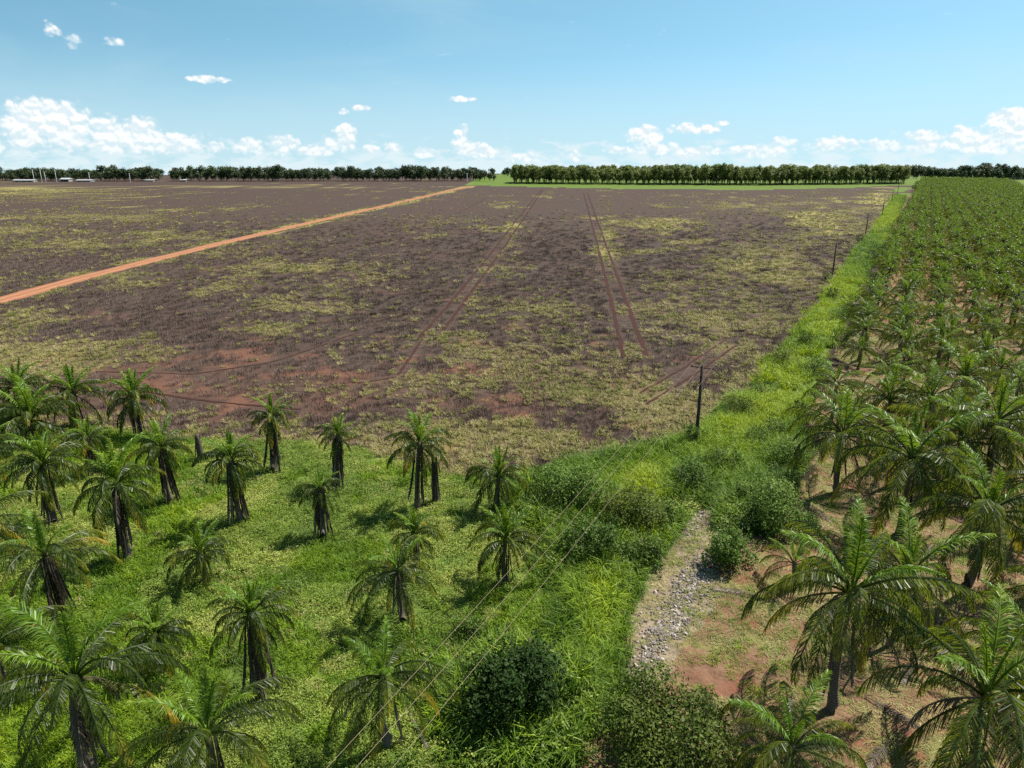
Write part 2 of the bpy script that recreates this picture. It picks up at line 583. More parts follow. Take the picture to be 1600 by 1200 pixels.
# ------------------------------------------------------------------ plant pieces
def fuse(parts):
    """[(verts, faces)] -> one"""
    vs, fs = [], []
    for v, f in parts:
        k = len(vs)
        vs += v
        fs += [tuple(i + k for i in q) for q in f]
    return vs, fs


def blade(root, d, length, width, bend, side=None):
    """grass blade or leaf strip of two segments, bending over"""
    d = d.normalized()
    side = side or Vector((-d.y, d.x, 0))
    if side.length < 1e-4:
        side = Vector((1, 0, 0))
    side = side.normalized() * width / 2
    m = root + d * length * .55
    d2 = (d + Vector((0, 0, -bend)) + Vector((d.x, d.y, 0)) * bend * .5).normalized()
    t = m + d2 * length * .45
    return [tuple(root - side), tuple(root + side), tuple(m + side * .8), tuple(m - side * .8), tuple(t)], [(0, 1, 2, 3), (3, 2, 4)]


def tuft_mesh(name, n, rad, hmin, hmax, width, spread, bend, mat, seed):
    r = random.Random(seed)
    parts = []
    for i in range(n):
        a, q = r.uniform(0, 6.283), rad * math.sqrt(r.random())
        root = Vector((math.cos(a) * q, math.sin(a) * q, -0.05))
        a2 = a + r.uniform(-1.2, 1.2)
        sp = spread * r.uniform(.2, 1.2)
        d = Vector((math.cos(a2) * sp, math.sin(a2) * sp, 1))
        parts.append(blade(root, d, r.uniform(hmin, hmax), width * r.uniform(.7, 1.3), bend * r.uniform(.4, 1.5)))
    return mesh(name, *fuse(parts), mat)


def leaf_quad(c, n, u, ln, wd):
    """a pointed leaf lying across normal n, long axis u"""
    u = (u - n * u.dot(n))
    if u.length < 1e-3:
        u = n.orthogonal()
    u = u.normalized()
    s = n.cross(u)
    return [tuple(c - u * ln * .5), tuple(c + s * wd * .5), tuple(c + u * ln * .5 - n * ln * .12), tuple(c - s * wd * .5)], [(0, 1, 2, 3)]


def rv(r):
    while True:
        v = Vector((r.uniform(-1, 1), r.uniform(-1, 1), r.uniform(-1, 1)))
        if .05 < v.length < 1:
            return v.normalized()


def weed_mesh(name, n, rad, h, ln, mat, seed):
    r = random.Random(seed)
    parts = []
    for i in range(n):
        a, q = r.uniform(0, 6.283), rad * math.sqrt(r.random())
        z = h * (0.15 + .85 * r.random()) * (1 - .55 * (q / rad) ** 2)
        nrm = (Vector((0, 0, 1)) + rv(r) * .65).normalized()
        parts.append(leaf_quad(Vector((math.cos(a) * q, math.sin(a) * q, z)), nrm, rv(r), ln * r.uniform(.6, 1.4), ln * r.uniform(.45, .8)))
    return mesh(name, *fuse(parts), mat)


def leaf_cloud(r, lobes, n, ln, thick=.35):
    """leaves spread through the outer shell of several overlapping lobes"""
    parts = []
    wts = [l[3] ** 2 for l in lobes]
    for i in range(n):
        cx, cy, cz, R, sq = r.choices(lobes, wts)[0]
        d = rv(r)
        if d.z < -.3 and r.random() < .6:
            d.z = -d.z
        rad = R * (1 - thick * r.random() ** 1.6) * (0.88 + .24 * r.random())
        c = Vector((cx + d.x * rad, cy + d.y * rad, cz + d.z * rad * sq))
        nrm = (d + rv(r) * .9 + Vector((0, 0, .35))).normalized()
        s = ln * r.uniform(.5, 1.3) * (1.6 if r.random() < .12 else 1)
        parts.append(leaf_quad(c, nrm, rv(r), s, s * r.uniform(.5, .8)))
    return parts


def tube(pts, radii, sides=7):
    vs, fs = [], []
    for i, (p, q) in enumerate(zip(pts, radii)):
        t = (pts[min(i + 1, len(pts) - 1)] - pts[max(i - 1, 0)]).normalized()
        u = t.orthogonal().normalized()
        u = (Vector((1, 0, 0)) - t * t.x).normalized() if abs(t.x) < .9 else (Vector((0, 1, 0)) - t * t.y).normalized()
        s = t.cross(u)
        for k in range(sides):
            a = 6.28318 * k / sides
            vs.append(tuple(p + (u * math.cos(a) + s * math.sin(a)) * q))
    for i in range(len(pts) - 1):
        for k in range(sides):
            a, c = i * sides + k, i * sides + (k + 1) % sides
            fs.append((a, c, c + sides, a + sides))
    fs.append(tuple(range((len(pts) - 1) * sides, len(pts) * sides)))
    return vs, fs


# ---- leaf materials
def leaf_material(name, c0, c1, c2, rough=.6, trans=.3, spec=.12, scale=.25, inst=True):
    """greens vary from plant to plant, from patch to patch and from leaf to leaf"""
    m, b = material(name)
    P = pos(b)
    a = b.mix(b.step(b.noise(P, scale, 3, .6), .32, .68), c0, c1)
    a = b.mix(b.m('MULTIPLY', rnd(b), .55), a, c2)
    f = b.step(b.noise(P, 3.2, 2, .6), .3, .75, .62, 1.25)
    hs = b.n('ShaderNodeHueSaturation')
    m.node_tree.links.new(a, hs.inputs['Color'])
    m.node_tree.links.new(f, hs.inputs['Value'])
    return finish(m, b, hs.outputs[0], rough, spec, trans)


def tint_material(name, dark, mid, bright, rough=.55, trans=.35, spec=.25):
    """colour chosen per clump by the stored value tint 0..1"""
    m, b = material(name)
    t = b.attr('tint', 'INSTANCER')
    t = b.m('ADD', t, b.m('MULTIPLY', b.m('SUBTRACT', rnd(b), .5), .35), clamp=True)
    a = b.mix(b.step(t, 0, .5, smooth=False), dark, mid)
    a = b.mix(b.step(t, .5, 1, smooth=False), a, bright)
    f = b.step(b.noise(pos(b), 4.0, 2, .6), .3, .75, .7, 1.2)
    hs = b.n('ShaderNodeHueSaturation')
    m.node_tree.links.new(a, hs.inputs['Color'])
    m.node_tree.links.new(f, hs.inputs['Value'])
    return finish(m, b, hs.outputs[0], rough, spec, trans)


M_GRASS = tint_material('grass_blades', (0.044, 0.095, 0.008), (0.150, 0.250, 0.011), (0.290, 0.365, 0.013))
M_WEED = tint_material('weed_leaves', (0.060, 0.115, 0.013), (0.178, 0.250, 0.030), (0.340, 0.365, 0.078))
M_DRY = tint_material('dry_grass', (0.155, 0.165, 0.036), (0.330, 0.295, 0.100), (0.460, 0.380, 0.190), trans=.25)
M_STALK = tint_material('dead_stalks', (0.088, 0.058, 0.047), (0.170, 0.122, 0.098), (0.270, 0.210, 0.165), .8, 0.0, .1)
M_HUSK = tint_material('weathered_stone', (0.095, 0.078, 0.068), (0.22, 0.185, 0.16), (0.42, 0.365, 0.32), .8, 0.0, .25)

# ------------------------------------------------------------------ scattering (one object of stuff each)
def proto_collection(name, meshes):
    c = bpy.data.collections.new(name)
    for i, me in enumerate(meshes):
        c.objects.link(bpy.data.objects.new('%s_piece_%02d' % (name, i), me))
    return c


def scatter(name, pts, scale, tint, coll, nvar, tilt=0.15, zscale=None, mat_slot=None):
    n = len(pts)
    me = bpy.data.meshes.new(name)
    me.vertices.add(n)
    me.vertices.foreach_set('co', np.asarray(pts, np.float32).ravel())
    rot = np.stack([rng.normal(0, tilt, n), rng.normal(0, tilt, n), rng.uniform(0, 6.283, n)], 1)
    zs = np.ones(n) if zscale is None else zscale
    sc = np.stack([scale, scale, scale * zs], 1)
    for nm, typ, arr in (('spin', 'FLOAT_VECTOR', rot), ('size', 'FLOAT_VECTOR', sc)):
        a = me.attributes.new(nm, typ, 'POINT')
        a.data.foreach_set('vector', arr.astype(np.float32).ravel())
    a = me.attributes.new('tint', 'FLOAT', 'POINT')
    a.data.foreach_set('value', np.clip(tint, 0, 1).astype(np.float32))
    a = me.attributes.new('pick', 'INT', 'POINT')
    a.data.foreach_set('value', rng.integers(0, nvar, n).astype(np.int32))
    o = obj(name, me)
    t = bpy.data.node_groups.new(name + '_spread', 'GeometryNodeTree')
    t.interface.new_socket('Geometry', in_out='INPUT', socket_type='NodeSocketGeometry')
    t.interface.new_socket('Geometry', in_out='OUTPUT', socket_type='NodeSocketGeometry')
    gi, go = t.nodes.new('NodeGroupInput'), t.nodes.new('NodeGroupOutput')
    iop = t.nodes.new('GeometryNodeInstanceOnPoints')
    ci = t.nodes.new('GeometryNodeCollectionInfo')
    ci.inputs['Collection'].default_value = coll
    ci.inputs['Separate Children'].default_value = True
    ci.inputs['Reset Children'].default_value = True

    def na(nm, typ):
        q = t.nodes.new('GeometryNodeInputNamedAttribute')
        q.data_type = typ
        q.inputs['Name'].default_value = nm
        return q.outputs['Attribute']
    e2r = t.nodes.new('FunctionNodeEulerToRotation')
    L = t.links.new
    L(gi.outputs[0], iop.inputs['Points'])
    L(ci.outputs[0], iop.inputs['Instance'])
    iop.inputs['Pick Instance'].default_value = True
    L(na('pick', 'INT'), iop.inputs['Instance Index'])
    L(na('spin', 'FLOAT_VECTOR'), e2r.inputs[0])
    L(e2r.outputs[0], iop.inputs['Rotation'])
    L(na('size', 'FLOAT_VECTOR'), iop.inputs['Scale'])
    L(iop.outputs[0], go.inputs[0])
    md = o.modifiers.new('spread', 'NODES')
    md.node_group = t
    return o


def sample(x0, x1, y0, y1, density):
    n = int((x1 - x0) * (y1 - y0) * density)
    return rng.uniform(x0, x1, n), rng.uniform(y0, y1, n)


def in_frame(x, y, marg=70):
    px, py = to_px(x, y)
    return (px > -marg) & (px < 1600 + marg) & (py < 1200 + marg) & (y > 5)


def with_z(x, y, dz=0.0):
    return np.stack([x, y, relief(x, y) + dz], 1)


C_TALL = proto_collection('tall_grass', [tuft_mesh('tall_grass_clump', 46, .42, .8, 1.9, .045, .55, .9, M_GRASS, s) for s in range(4)])
C_SHORT = proto_collection('short_grass', [tuft_mesh('short_grass_clump', 40, .38, .30, .75, .035, .75, .9, M_GRASS, 20 + s) for s in range(4)])
C_WEED = proto_collection('weed', [weed_mesh('weed_patch', 105, .55, .42, .10, M_WEED, 40 + s) for s in range(5)])
C_DRY = proto_collection('dry_tuft', [tuft_mesh('dry_tuft', 44, .30, .35, .85, .04, .8, 1.0, M_DRY, 60 + s) for s in range(4)])
C_STALK = proto_collection('dead_weed', [tuft_mesh('dead_weed', 55, .75, .22, .6, .028, .35, .25, M_STALK, 80 + s) for s in range(5)])
C_STRAW = proto_collection('straw', [tuft_mesh('straw', 34, .55, .15, .55, .035, 2.4, .9, M_DRY, 95 + s) for s in range(4)])

C_MIXED = proto_collection('mixed_weed', [weed_mesh('weed_patch', 90, .6, .8, .15, M_WEED, 140 + s) for s in range(3)] + [tuft_mesh('tall_grass_clump', 46, .42, .8, 1.6, .045, .6, .9, M_GRASS, 150 + s) for s in range(3)])

# orchard floor: leafy weeds and grass
x, y = sample(-62, 45, 22, 86, 5.0)
g, s, t = zones(x, y)
k = g & ~t & in_frame(x, y)
x, y = x[k], y[k]
px, py = to_px(x, y)
lush = fnoise(x, y, 7.0, 140, 4, .55)                       # grass against leafy weeds
strip_w = np.clip(sstep(px, 780, 960) + sstep(py, 700, 640) * (px > 900), 0, 1)
isgrass = (lush + .20 * strip_w + .12 * np.exp(-((py - 930) / 90) ** 2 - ((px - 800) / 130) ** 2)) > .535
pn = fnoise(x, y, 4.0, 150, 4, .6)
kw = ~isgrass
o = scatter('ground_weeds', with_z(x[kw], y[kw]), rng.uniform(.7, 1.35, kw.sum()) * (1 + .9 * strip_w[kw] * fnoise(x[kw], y[kw], 3.0, 145, 3)), -.12 + 1.35 * pn[kw] + rng.normal(0, .08, kw.sum()), C_WEED, 5, .12)
tag(o, 'leafy light green weeds covering the floor between the spaced palms', 'weeds', kind='stuff')
kg = isgrass & (strip_w < .5) | (rng.random(len(x)) < .12) & (strip_w < .5)
o = scatter('orchard_grass', with_z(x[kg], y[kg]), rng.uniform(.7, 1.5, kg.sum()), -.05 + .95 * pn[kg] + rng.normal(0, .1, kg.sum()), C_SHORT, 4, .15)
tag(o, 'green grass growing in patches under the spaced palms', 'grass', kind='stuff')
kd = (rng.random(len(x)) < .10 * sstep(fnoise(x, y, 5.0, 180, 3), .45, .65)) & (strip_w < .5)
o = scatter('dry_orchard_tufts', with_z(x[kd], y[kd]), rng.uniform(.6, 1.1, kd.sum()), rng.uniform(.3, 1, kd.sum()), C_DRY, 4, .2)
tag(o, 'dry straw-coloured tufts among the orchard weeds', 'grass', kind='stuff')
# tall bright grass along the power line, all the way back
kt = isgrass & (strip_w >= .5)
xs, ys, ps, cx, cy = [x[kt]], [y[kt]], [pn[kt]], px[kt], py[kt]
x2, y2 = sample(8, 330, 74, 640, .55)
g2, s2, t2 = zones(x2, y2)
k2 = g2 & in_frame(x2, y2)
x2, y2 = x2[k2], y2[k2]
X, Y = np.concatenate([x[kt], x2]), np.concatenate([y[kt], y2])
n_ = fnoise(X, Y, 5.0, 160, 4, .6)
pX, pY = to_px(X, Y)
glow = np.exp(-((pX - 1220) / 60) ** 2 - ((pY - 600) / 50) ** 2) + np.exp(-((pX - 1300) / 60) ** 2 - ((pY - 480) / 70) ** 2) + \
    np.exp(-((pX - 1010) / 40) ** 2 - ((pY - 770) / 45) ** 2) + .8 * np.exp(-((pX - 1390) / 30) ** 2 - ((pY - 345) / 40) ** 2) + \
    .6 * np.exp(-((pX - 940) / 45) ** 2 - ((pY - 960) / 70) ** 2) + .5 * np.exp(-((pX - 1150) / 90) ** 2 - ((pY - 690) / 60) ** 2)
o = scatter('tall_grass', with_z(X, Y), rng.uniform(.55, 1.1, len(X)) * (.55 + 1.1 * fnoise(X, Y, 4.0, 170, 3)) * (1 + (Y > 90) * .3), -.28 + 1.05 * n_ + 1.0 * np.clip(glow, 0, 1) + rng.normal(0, .08, len(X)), C_TALL, 4, .14)
tag(o, 'tall bright green grass along the strip beside the power poles', 'grass', kind='stuff')

# field: dead stalks and yellow-green regrowth
def field_points(x0, x1, y0, y1, dens):
    x, y = sample(x0, x1, y0, y1, dens)
    g, s, t = zones(x, y)
    k = ~g & ~s & ~t & in_frame(x, y) & (line_dist(ROAD_L, x, y) > 3.6)
    k &= y < np.interp(x, [p[0] for p in FAR_EDGE], [p[1] for p in FAR_EDGE])
    x, y = x[k], y[k]
    d = np.full(len(x), 1e9)
    for r in ALL_RUTS:
        d = np.minimum(d, line_dist(r, x, y))
    return x, y, d


sx, sy, st, ss = [], [], [], []
rx_, ry_, rt_, rs_ = [], [], [], []
for (x0, x1, y0, y1) in ((-90, 80, 58, 90), (-130, 95, 90, 140), (-190, 130, 140, 220), (-290, 190, 220, 340), (-440, 280, 340, 520), (-640, 380, 520, 760)):
    top = (70 / y0) ** 1.6
    x, y, d = field_points(x0, x1, y0, y1, 1.7 * top)
    keep = rng.random(len(x)) < (y0 / y) ** 1.6
    x, y, d = x[keep], y[keep], d[keep]
    big = np.clip(1 + (y - 70) / 500, 1, 1.4)
    keep = rng.random(len(x)) > sstep(y, 200, 460)
    x, y, d, big = x[keep], y[keep], d[keep], big[keep]
    r_ = regrowth(x, y)
    br = fnoise(x, y, 7.0, 91, 4, .6)
    p_, q_ = to_px(x, y)
    red = np.exp(-(((q_ - 600) / 45) ** 2)) * np.exp(-(((p_ - 330) / 380) ** 2))
    k = (d > 1.15) & (rng.random(len(x)) > r_ * .75) & (rng.random(len(x)) > sstep(br, .60, .72) * .6) & (rng.random(len(x)) > red * .55)
    sx.append(x[k]); sy.append(y[k]); st.append(.15 + .75 * fnoise(x[k], y[k], 14, 200, 3)); ss.append(rng.uniform(.7, 1.25, k.sum()) * big[k])
    x, y, d = field_points(x0, x1, y0, y1, 2.3 * top)
    keep = rng.random(len(x)) < (y0 / y) ** 1.6
    x, y, d = x[keep], y[keep], d[keep]
    big = np.clip(1 + (y - 70) / 300, 1, 1.8)
    r_ = regrowth(x, y)
    e = line_dist(G_FIELD, x, y)
    r_ = np.maximum(r_, .95 * np.exp(-(e / 5.0) ** 2) * sstep(fnoise(x, y, 3, 5, 3), .3, .6))
    k = (d > .7) & (rng.random(len(x)) < np.clip(1.3 * r_ ** 1.1 + .015, 0, 1))
    rx_.append(x[k]); ry_.append(y[k])
    rt_.append(.02 + .8 * fnoise(x[k], y[k], 9, 210, 4, .6) + rng.normal(0, .13, k.sum())); rs_.append(rng.uniform(.45, 1.3, k.sum()) * big[k])
X, Y = np.concatenate(sx), np.concatenate(sy)
o = scatter('dead_weeds', with_z(X, Y), np.concatenate(ss), np.concatenate(st), C_STALK, 5, .08)
tag(o, 'grey-brown dead weed stalks standing over the whole field', 'weeds', kind='stuff')
X, Y = np.concatenate(rx_), np.concatenate(ry_)
o = scatter('field_regrowth', with_z(X, Y), np.concatenate(rs_), np.concatenate(rt_), C_DRY, 4, .12)
tag(o, 'yellowish green grass tufts regrowing in patches across the field', 'grass', kind='stuff')

# plantation floor: cut dry grass, some green
x, y = sample(0, 120, 22, 130, 5.5)
g, s, t = zones(x, y)
k = (s | t) & in_frame(x, y) & ((fnoise(x, y, 5, 300, 4, .6) > .36) | t)
x, y = x[k], y[k]
o = scatter('cut_straw', with_z(x, y), rng.uniform(.5, 1.1, len(x)), -.30 + 1.15 * fnoise(x, y, 3.5, 310, 4, .6) + rng.normal(0, .1, len(x)), C_STRAW, 4, .1, np.full(len(x), .55))
tag(o, 'dry cut grass and straw littering the floor of the plantation', 'straw', kind='stuff')
x, y = sample(0, 120, 22, 130, 1.6)
g, s, t = zones(x, y)
k = (s | t) & in_frame(x, y) & (fnoise(x, y, 6, 320, 4, .6) > .50)
x, y = x[k], y[k]
o = scatter('plantation_grass', with_z(x, y), rng.uniform(.4, .9, len(x)), .1 + .8 * fnoise(x, y, 4, 330, 3), C_SHORT, 4, .15, np.full(len(x), .7))
tag(o, 'short green grass patches on the plantation floor and gravel track', 'grass', kind='stuff')

# stones on the track
def stone_mesh(name, seed):
    r = random.Random(seed)
    vs = []
    for zz, q in ((-.3, .55), (.05, .95), (.42, .6)):
        for k_ in range(6):
            a = k_ * 1.0472 + zz
            vs.append((math.cos(a) * q * r.uniform(.7, 1.2), math.sin(a) * q * r.uniform(.6, 1.0), zz * r.uniform(.8, 1.3)))
    fs = [(i, (i + 1) % 6, (i + 1) % 6 + 6, i + 6) for i in range(6)] + [(i + 6, (i + 1) % 6 + 6, (i + 1) % 6 + 12, i + 12) for i in range(6)] + [tuple(range(12, 18))]
    return mesh(name, vs, fs, M_HUSK)


C_STONE = proto_collection('stone', [stone_mesh('stone', s) for s in range(6)])
STONE_LINES = [([(1040, 740), (1046, 742)], .9, 26), ([(1100, 805), (1085, 822), (1072, 836)], .8, 16), ([(1105, 880), (1085, 900)], 1.2, 26), ([(1085, 900), (1062, 940), (1048, 985)], 1.25, 26),
               ([(1030, 990), (1000, 1045), (980, 1095)], .95, 24), ([(1020, 940), (1000, 990)], .9, 5), ([(985, 1080), (970, 1115)], .9, 30), ([(1110, 860), (1060, 960)], 2.2, 4)]
X, Y = [], []
for pts, wd, den in STONE_LINES:
    L_ = [gp(*p) for p in pts]
    xs_, ys_ = [p[0] for p in L_], [p[1] for p in L_]
    xa, ya = rng.uniform(min(xs_) - wd, max(xs_) + wd, 6000), rng.uniform(min(ys_) - wd, max(ys_) + wd, 6000)
    area = (max(xs_) - min(xs_) + 2 * wd) * (max(ys_) - min(ys_) + 2 * wd)
    d = line_dist(L_, xa, ya) / wd
    keep = (d < 1.0) & (rng.random(6000) < np.clip(area * den * 1.7 / 6000, 0, 1) * (1.15 - d))
    X.append(xa[keep]); Y.append(ya[keep])
X, Y = np.concatenate(X), np.concatenate(Y)
o = scatter('track_stones', with_z(X, Y, .03), rng.uniform(.045, .13, len(X)) + .10 * rng.random(len(X)) ** 5, rng.beta(1.6, 1.9, len(X)), C_STONE, 6, .5)
tag(o, 'pale grey stones scattered thickly along the overgrown farm track', 'stones', kind='stuff')

# ------------------------------------------------------------------ coconut palms
def frond_material(name, base, mid, tip, tipstart, gloss=.45, trans=.34, thru=(.32, .42, .02)):
    m, b = material(name)
    s = b.attr('along')
    r = rnd(b)
    a = b.mix(b.m('MULTIPLY', r, .7), base, mid)
    e = b.m('ADD', s, b.m('MULTIPLY', b.m('SUBTRACT', r, .5), .5))
    a = b.mix(b.step(e, tipstart, tipstart + .45), a, tip)
    f = b.step(b.noise(pos(b), 2.5, 2, .6), .3, .7, .7, 1.25)
    hs = b.n('ShaderNodeHueSaturation')
    m.node_tree.links.new(a, hs.inputs['Color'])
    m.node_tree.links.new(f, hs.inputs['Value'])
    tl = b.n('ShaderNodeHueSaturation')             # light coming through a leaflet is yellower and stronger
    m.node_tree.links.new(b.mix(.55, hs.outputs[0], thru), tl.inputs['Color'])
    return finish(m, b, hs.outputs[0], gloss, .36, trans, tl.outputs[0])


M_YOUNG = frond_material('young_frond', (0.080, 0.155, 0.008), (0.135, 0.230, 0.012), (0.20, 0.25, 0.025), .8)
M_MATURE = frond_material('mature_frond', (0.022, 0.038, 0.004), (0.058, 0.082, 0.008), (0.26, 0.23, 0.025), .75)
M_OLD = frond_material('yellowing_frond', (0.036, 0.052, 0.007), (0.105, 0.105, 0.012), (0.38, 0.25, 0.025), .52)
M_DEAD = frond_material('dead_frond', (0.050, 0.036, 0.026), (0.110, 0.085, 0.062), (0.20, 0.16, 0.12), .5, .7, .08, (.25, .2, .12))
mt, b = material('palm_trunk')
tcn = b.n('ShaderNodeTexCoord').outputs['Object']
wv = b.n('ShaderNodeTexWave', wave_type='BANDS', bands_direction='Z')
b.put(wv.inputs['Vector'], tcn)
wv.inputs['Scale'].default_value = 16
wv.inputs['Distortion'].default_value = 1.5
c = b.mix(b.m('MULTIPLY', wv.outputs[1], .5), b.mix(b.noise(tcn, 9, 3), (0.085, 0.068, 0.054), (0.20, 0.165, 0.135)), (0.055, 0.045, 0.036))
M_TRUNK = finish(mt, b, c, .85, .2, bump=wv.outputs[1], bump_d=.03)


def frond_mesh(name, L, pitch, curl, nl, ll, droop, mat, seed, lw=.05, limp=0.0, segs=9, stalk=.18):
    """one pinnate frond in the XZ plane from the origin, leaflets to both sides"""
    r = random.Random(seed)
    P_, T_ = [Vector((0, 0, 0))], []
    sway = r.uniform(-.25, .25)
    for i in range(segs):
        s = (i + .5) / segs
        a = math.radians(pitch - curl * s ** 1.25)
        y_ = sway * s
        T_.append(Vector((math.cos(a) * math.cos(y_), math.cos(a) * math.sin(y_), math.sin(a))))
        P_.append(P_[-1] + T_[-1] * L / segs)
    T_.append(T_[-1])
    radii = [.045 * L / 4 * (1 - .85 * i / segs) + .006 for i in range(segs + 1)]
    vs, fs = tube(P_, radii, 4)
    along = [i // 4 / segs for i in range(len(vs))]
    down = Vector((0, 0, -1))
    for side in (-1, 1):
        for i in range(nl):
            s = stalk + (1 - stalk) * (i + r.random() * .8) / nl
            f = min(s * segs, segs - 1e-4)
            k_ = int(f)
            p = P_[k_].lerp(P_[k_ + 1], f - k_)
            t = T_[k_].lerp(T_[min(k_ + 1, segs)], f - k_).normalized()
            sv = Vector((-math.sin(sway * s), math.cos(sway * s), 0)) * side
            up = t.cross(sv) * side
            up = up if up.z > 0 or abs(t.z) > .9 else -up
            q = (s - stalk) / (1 - stalk)
            l = ll * (math.sin(math.pi * (.14 + .80 * q)) ** .7) * r.uniform(.85, 1.15)
            d1 = (sv * (.95 - .45 * q) + t * (.45 + .55 * q) + up * (.16 - .20 * min(droop, 1.5) / 1.5) + rv(r) * .14 + down * (.45 if droop > 1 else 0))
            d1 = (d1.normalized() * (1 - limp) + down * limp * 1.2 + rv(r) * .1 * limp).normalized()
            d2 = (d1 + down * droop * r.uniform(.7, 1.3)).normalized()
            wv_ = (t + rv(r) * .9).normalized() * lw * r.uniform(.8, 1.2) / 2 if limp < .3 else (t + rv(r)).normalized() * lw / 2
            if limp >= .3:
                wv_ = (wv_ - d1 * wv_.dot(d1))
            m_ = p + d1 * l * .5
            e_ = m_ + d2 * l * .5
            n0 = len(vs)
            vs += [tuple(p - wv_ * .6), tuple(p + wv_ * .6), tuple(m_ + wv_), tuple(m_ - wv_), tuple(e_)]
            fs += [(n0, n0 + 1, n0 + 2, n0 + 3), (n0 + 3, n0 + 2, n0 + 4)]
            along += [s, s, s, s, min(1, s + .06)]
    me = mesh(name, vs, fs, mat)
    at = me.attributes.new('along', 'FLOAT', 'POINT')
    at.data.foreach_set('value', along)
    return me


# ages: pitch at the base, bending over, share of length, material
AGES = [(85, 12, .60, M_YOUNG), (70, 62, .88, M_YOUNG), (52, 96, 1.0, M_MATURE), (32, 104, 1.04, M_MATURE), (12, 92, 1.02, M_MATURE), (-14, 66, .95, M_OLD), (-52, 30, .85, M_OLD)]
FR = {}
for i, (pi_, cu, fl, mt_) in enumerate(AGES):
    FR[i] = [frond_mesh('frond', 4.0 * fl, pi_ + dp, cu * dc, 84, (.40, .62, .80, .86, .86, .85, .85)[i], 2.0 if i > 1 else .7, mt_, 100 * i + v, .040)
             for v, (dp, dc) in enumerate(((0, 1), (7, 1.15), (-7, .85)))]
# tighter, mop-headed fronds of the neglected palms
AGES_T = [(86, 10, .70, M_YOUNG), (76, 66, .92, M_YOUNG), (60, 118, 1.0, M_MATURE), (42, 124, 1.0, M_MATURE), (16, 106, .95, M_MATURE), (-20, 64, .9, M_MATURE), (-56, 28, .85, M_OLD)]
FT = {}
for i, (pi_, cu, fl, mt_) in enumerate(AGES_T):
    FT[i] = [frond_mesh('frond', 4.0 * fl, pi_ + dp, cu * dc, 70, (.36, .62, .82, .86, .86, .85, .85)[i], 2.0 if i > 1 else .7, mt_, 700 + 100 * i + v, .062)
             for v, (dp, dc) in enumerate(((0, 1), (8, 1.1), (-8, .9)))]
OLD_N, OLD_T = {}, {}
for src_, dst_ in ((FR, OLD_N), (FT, OLD_T)):
    for i in (3, 4):
        dst_[i] = [m_.copy() for m_ in src_[i]]
        for m_ in dst_[i]:
            m_.materials[0] = M_OLD
DEADF = [frond_mesh('dead_frond', 3.0, -90 + 2.2 * v, -3, 40, .55, .5, M_DEAD, 2000 + v, .10, .80) for v in range(4)]
DEADW = [frond_mesh('dead_frond', 3.2, -30 + 8 * v, 52, 34, .75, .8, M_DEAD, 2100 + v, .06, .4) for v in range(2)]


def trunk_mesh(name, seed):
    r = random.Random(seed)
    bx_, by_ = r.uniform(-.25, .25), r.uniform(-.25, .25)
    pts, rad = [], []
    for i in range(17):
        t = i / 16
        pts.append(Vector((bx_ * math.sin(t * 3.1416) * .8, by_ * math.sin(t * 3.1416) * .8, t - .02)))
        rad.append((.19 + .13 * math.exp(-t * 14) - .05 * t) * (1.06 if i % 2 else .97))
    return mesh(name, *tube(pts, rad, 9), M_TRUNK, True)


TRUNKS = [trunk_mesh('trunk', s) for s in range(5)]
STD_MIX = ((0, 3), (1, 4), (2, 5), (3, 5), (4, 5), (5, 3), (6, 1))
FULL_MIX = ((0, 2), (1, 3), (2, 5), (3, 7), (4, 6), (5, 3), (6, 1))
TIGHT_MIX = ((0, 5), (1, 5), (2, 7), (3, 7), (4, 6), (5, 4), (6, 2))
SMALL_MIX = ((0, 3), (1, 3), (2, 4), (3, 4), (4, 3), (5, 2), (6, 1))


def palm(name, x, y, h, size, label, group, mix=STD_MIX, tight=False, skirt=0, dead=0, seed=0, lean=0.0):
    """coconut palm: trunk, every frond, hanging dead fronds"""
    r = random.Random(seed * 7 + 3)
    z = float(relief(np.array(x), np.array(y)))
    e = obj(name, None, None, (x, y, z), r.uniform(0, 6.28))
    e.empty_display_size = .5
    tag(e, label, 'palm', group)
    if lean:
        e.rotation_euler = (r.uniform(-lean, lean), r.uniform(-lean, lean), e.rotation_euler.z)
    obj('trunk', TRUNKS[seed % 5], e, (0, 0, -.05), 0, (1.0 + .25 * (h > 5.5), 1.0 + .25 * (h > 5.5), h))
    src = FT if tight else FR
    a = r.uniform(0, 6.28)
    for age, n in mix:
        for i in range(n):
            a += 2.39996 + r.uniform(-.35, .35)
            if age > 1 and r.random() < .14:
                continue
            s = size * r.uniform(.76, 1.16)
            q = .05 + .016 * age
            old = age in (3, 4) and r.random() < (.16 if age == 4 else .05)
            obj('frond', (OLD_T if tight else OLD_N)[age][r.randrange(3)] if old else src[age][r.randrange(3)], e, (math.cos(a) * q, math.sin(a) * q, h - .02 - .055 * age), a, (s, s, s))
    for i in range(skirt):
        a = 6.283 * i / max(skirt, 1) + r.uniform(-.2, .2)
        s = min(h * .95, h - .2) / 3.0 * r.uniform(.72, .99)
        q = .20 + .20 * r.random()
        obj('dead_frond', DEADF[r.randrange(4)], e, (math.cos(a) * q, math.sin(a) * q, h - .15 - .25 * r.random()), a, (s * 1.0, s * .8, s))
    for i in range(dead):
        a = r.uniform(0, 6.28)
        s = size * r.uniform(.7, .95)
        obj('dead_frond', DEADW[r.randrange(2)], e, (math.cos(a) * .15, math.sin(a) * .15, h - .35), a, (s, s, s))
    return e


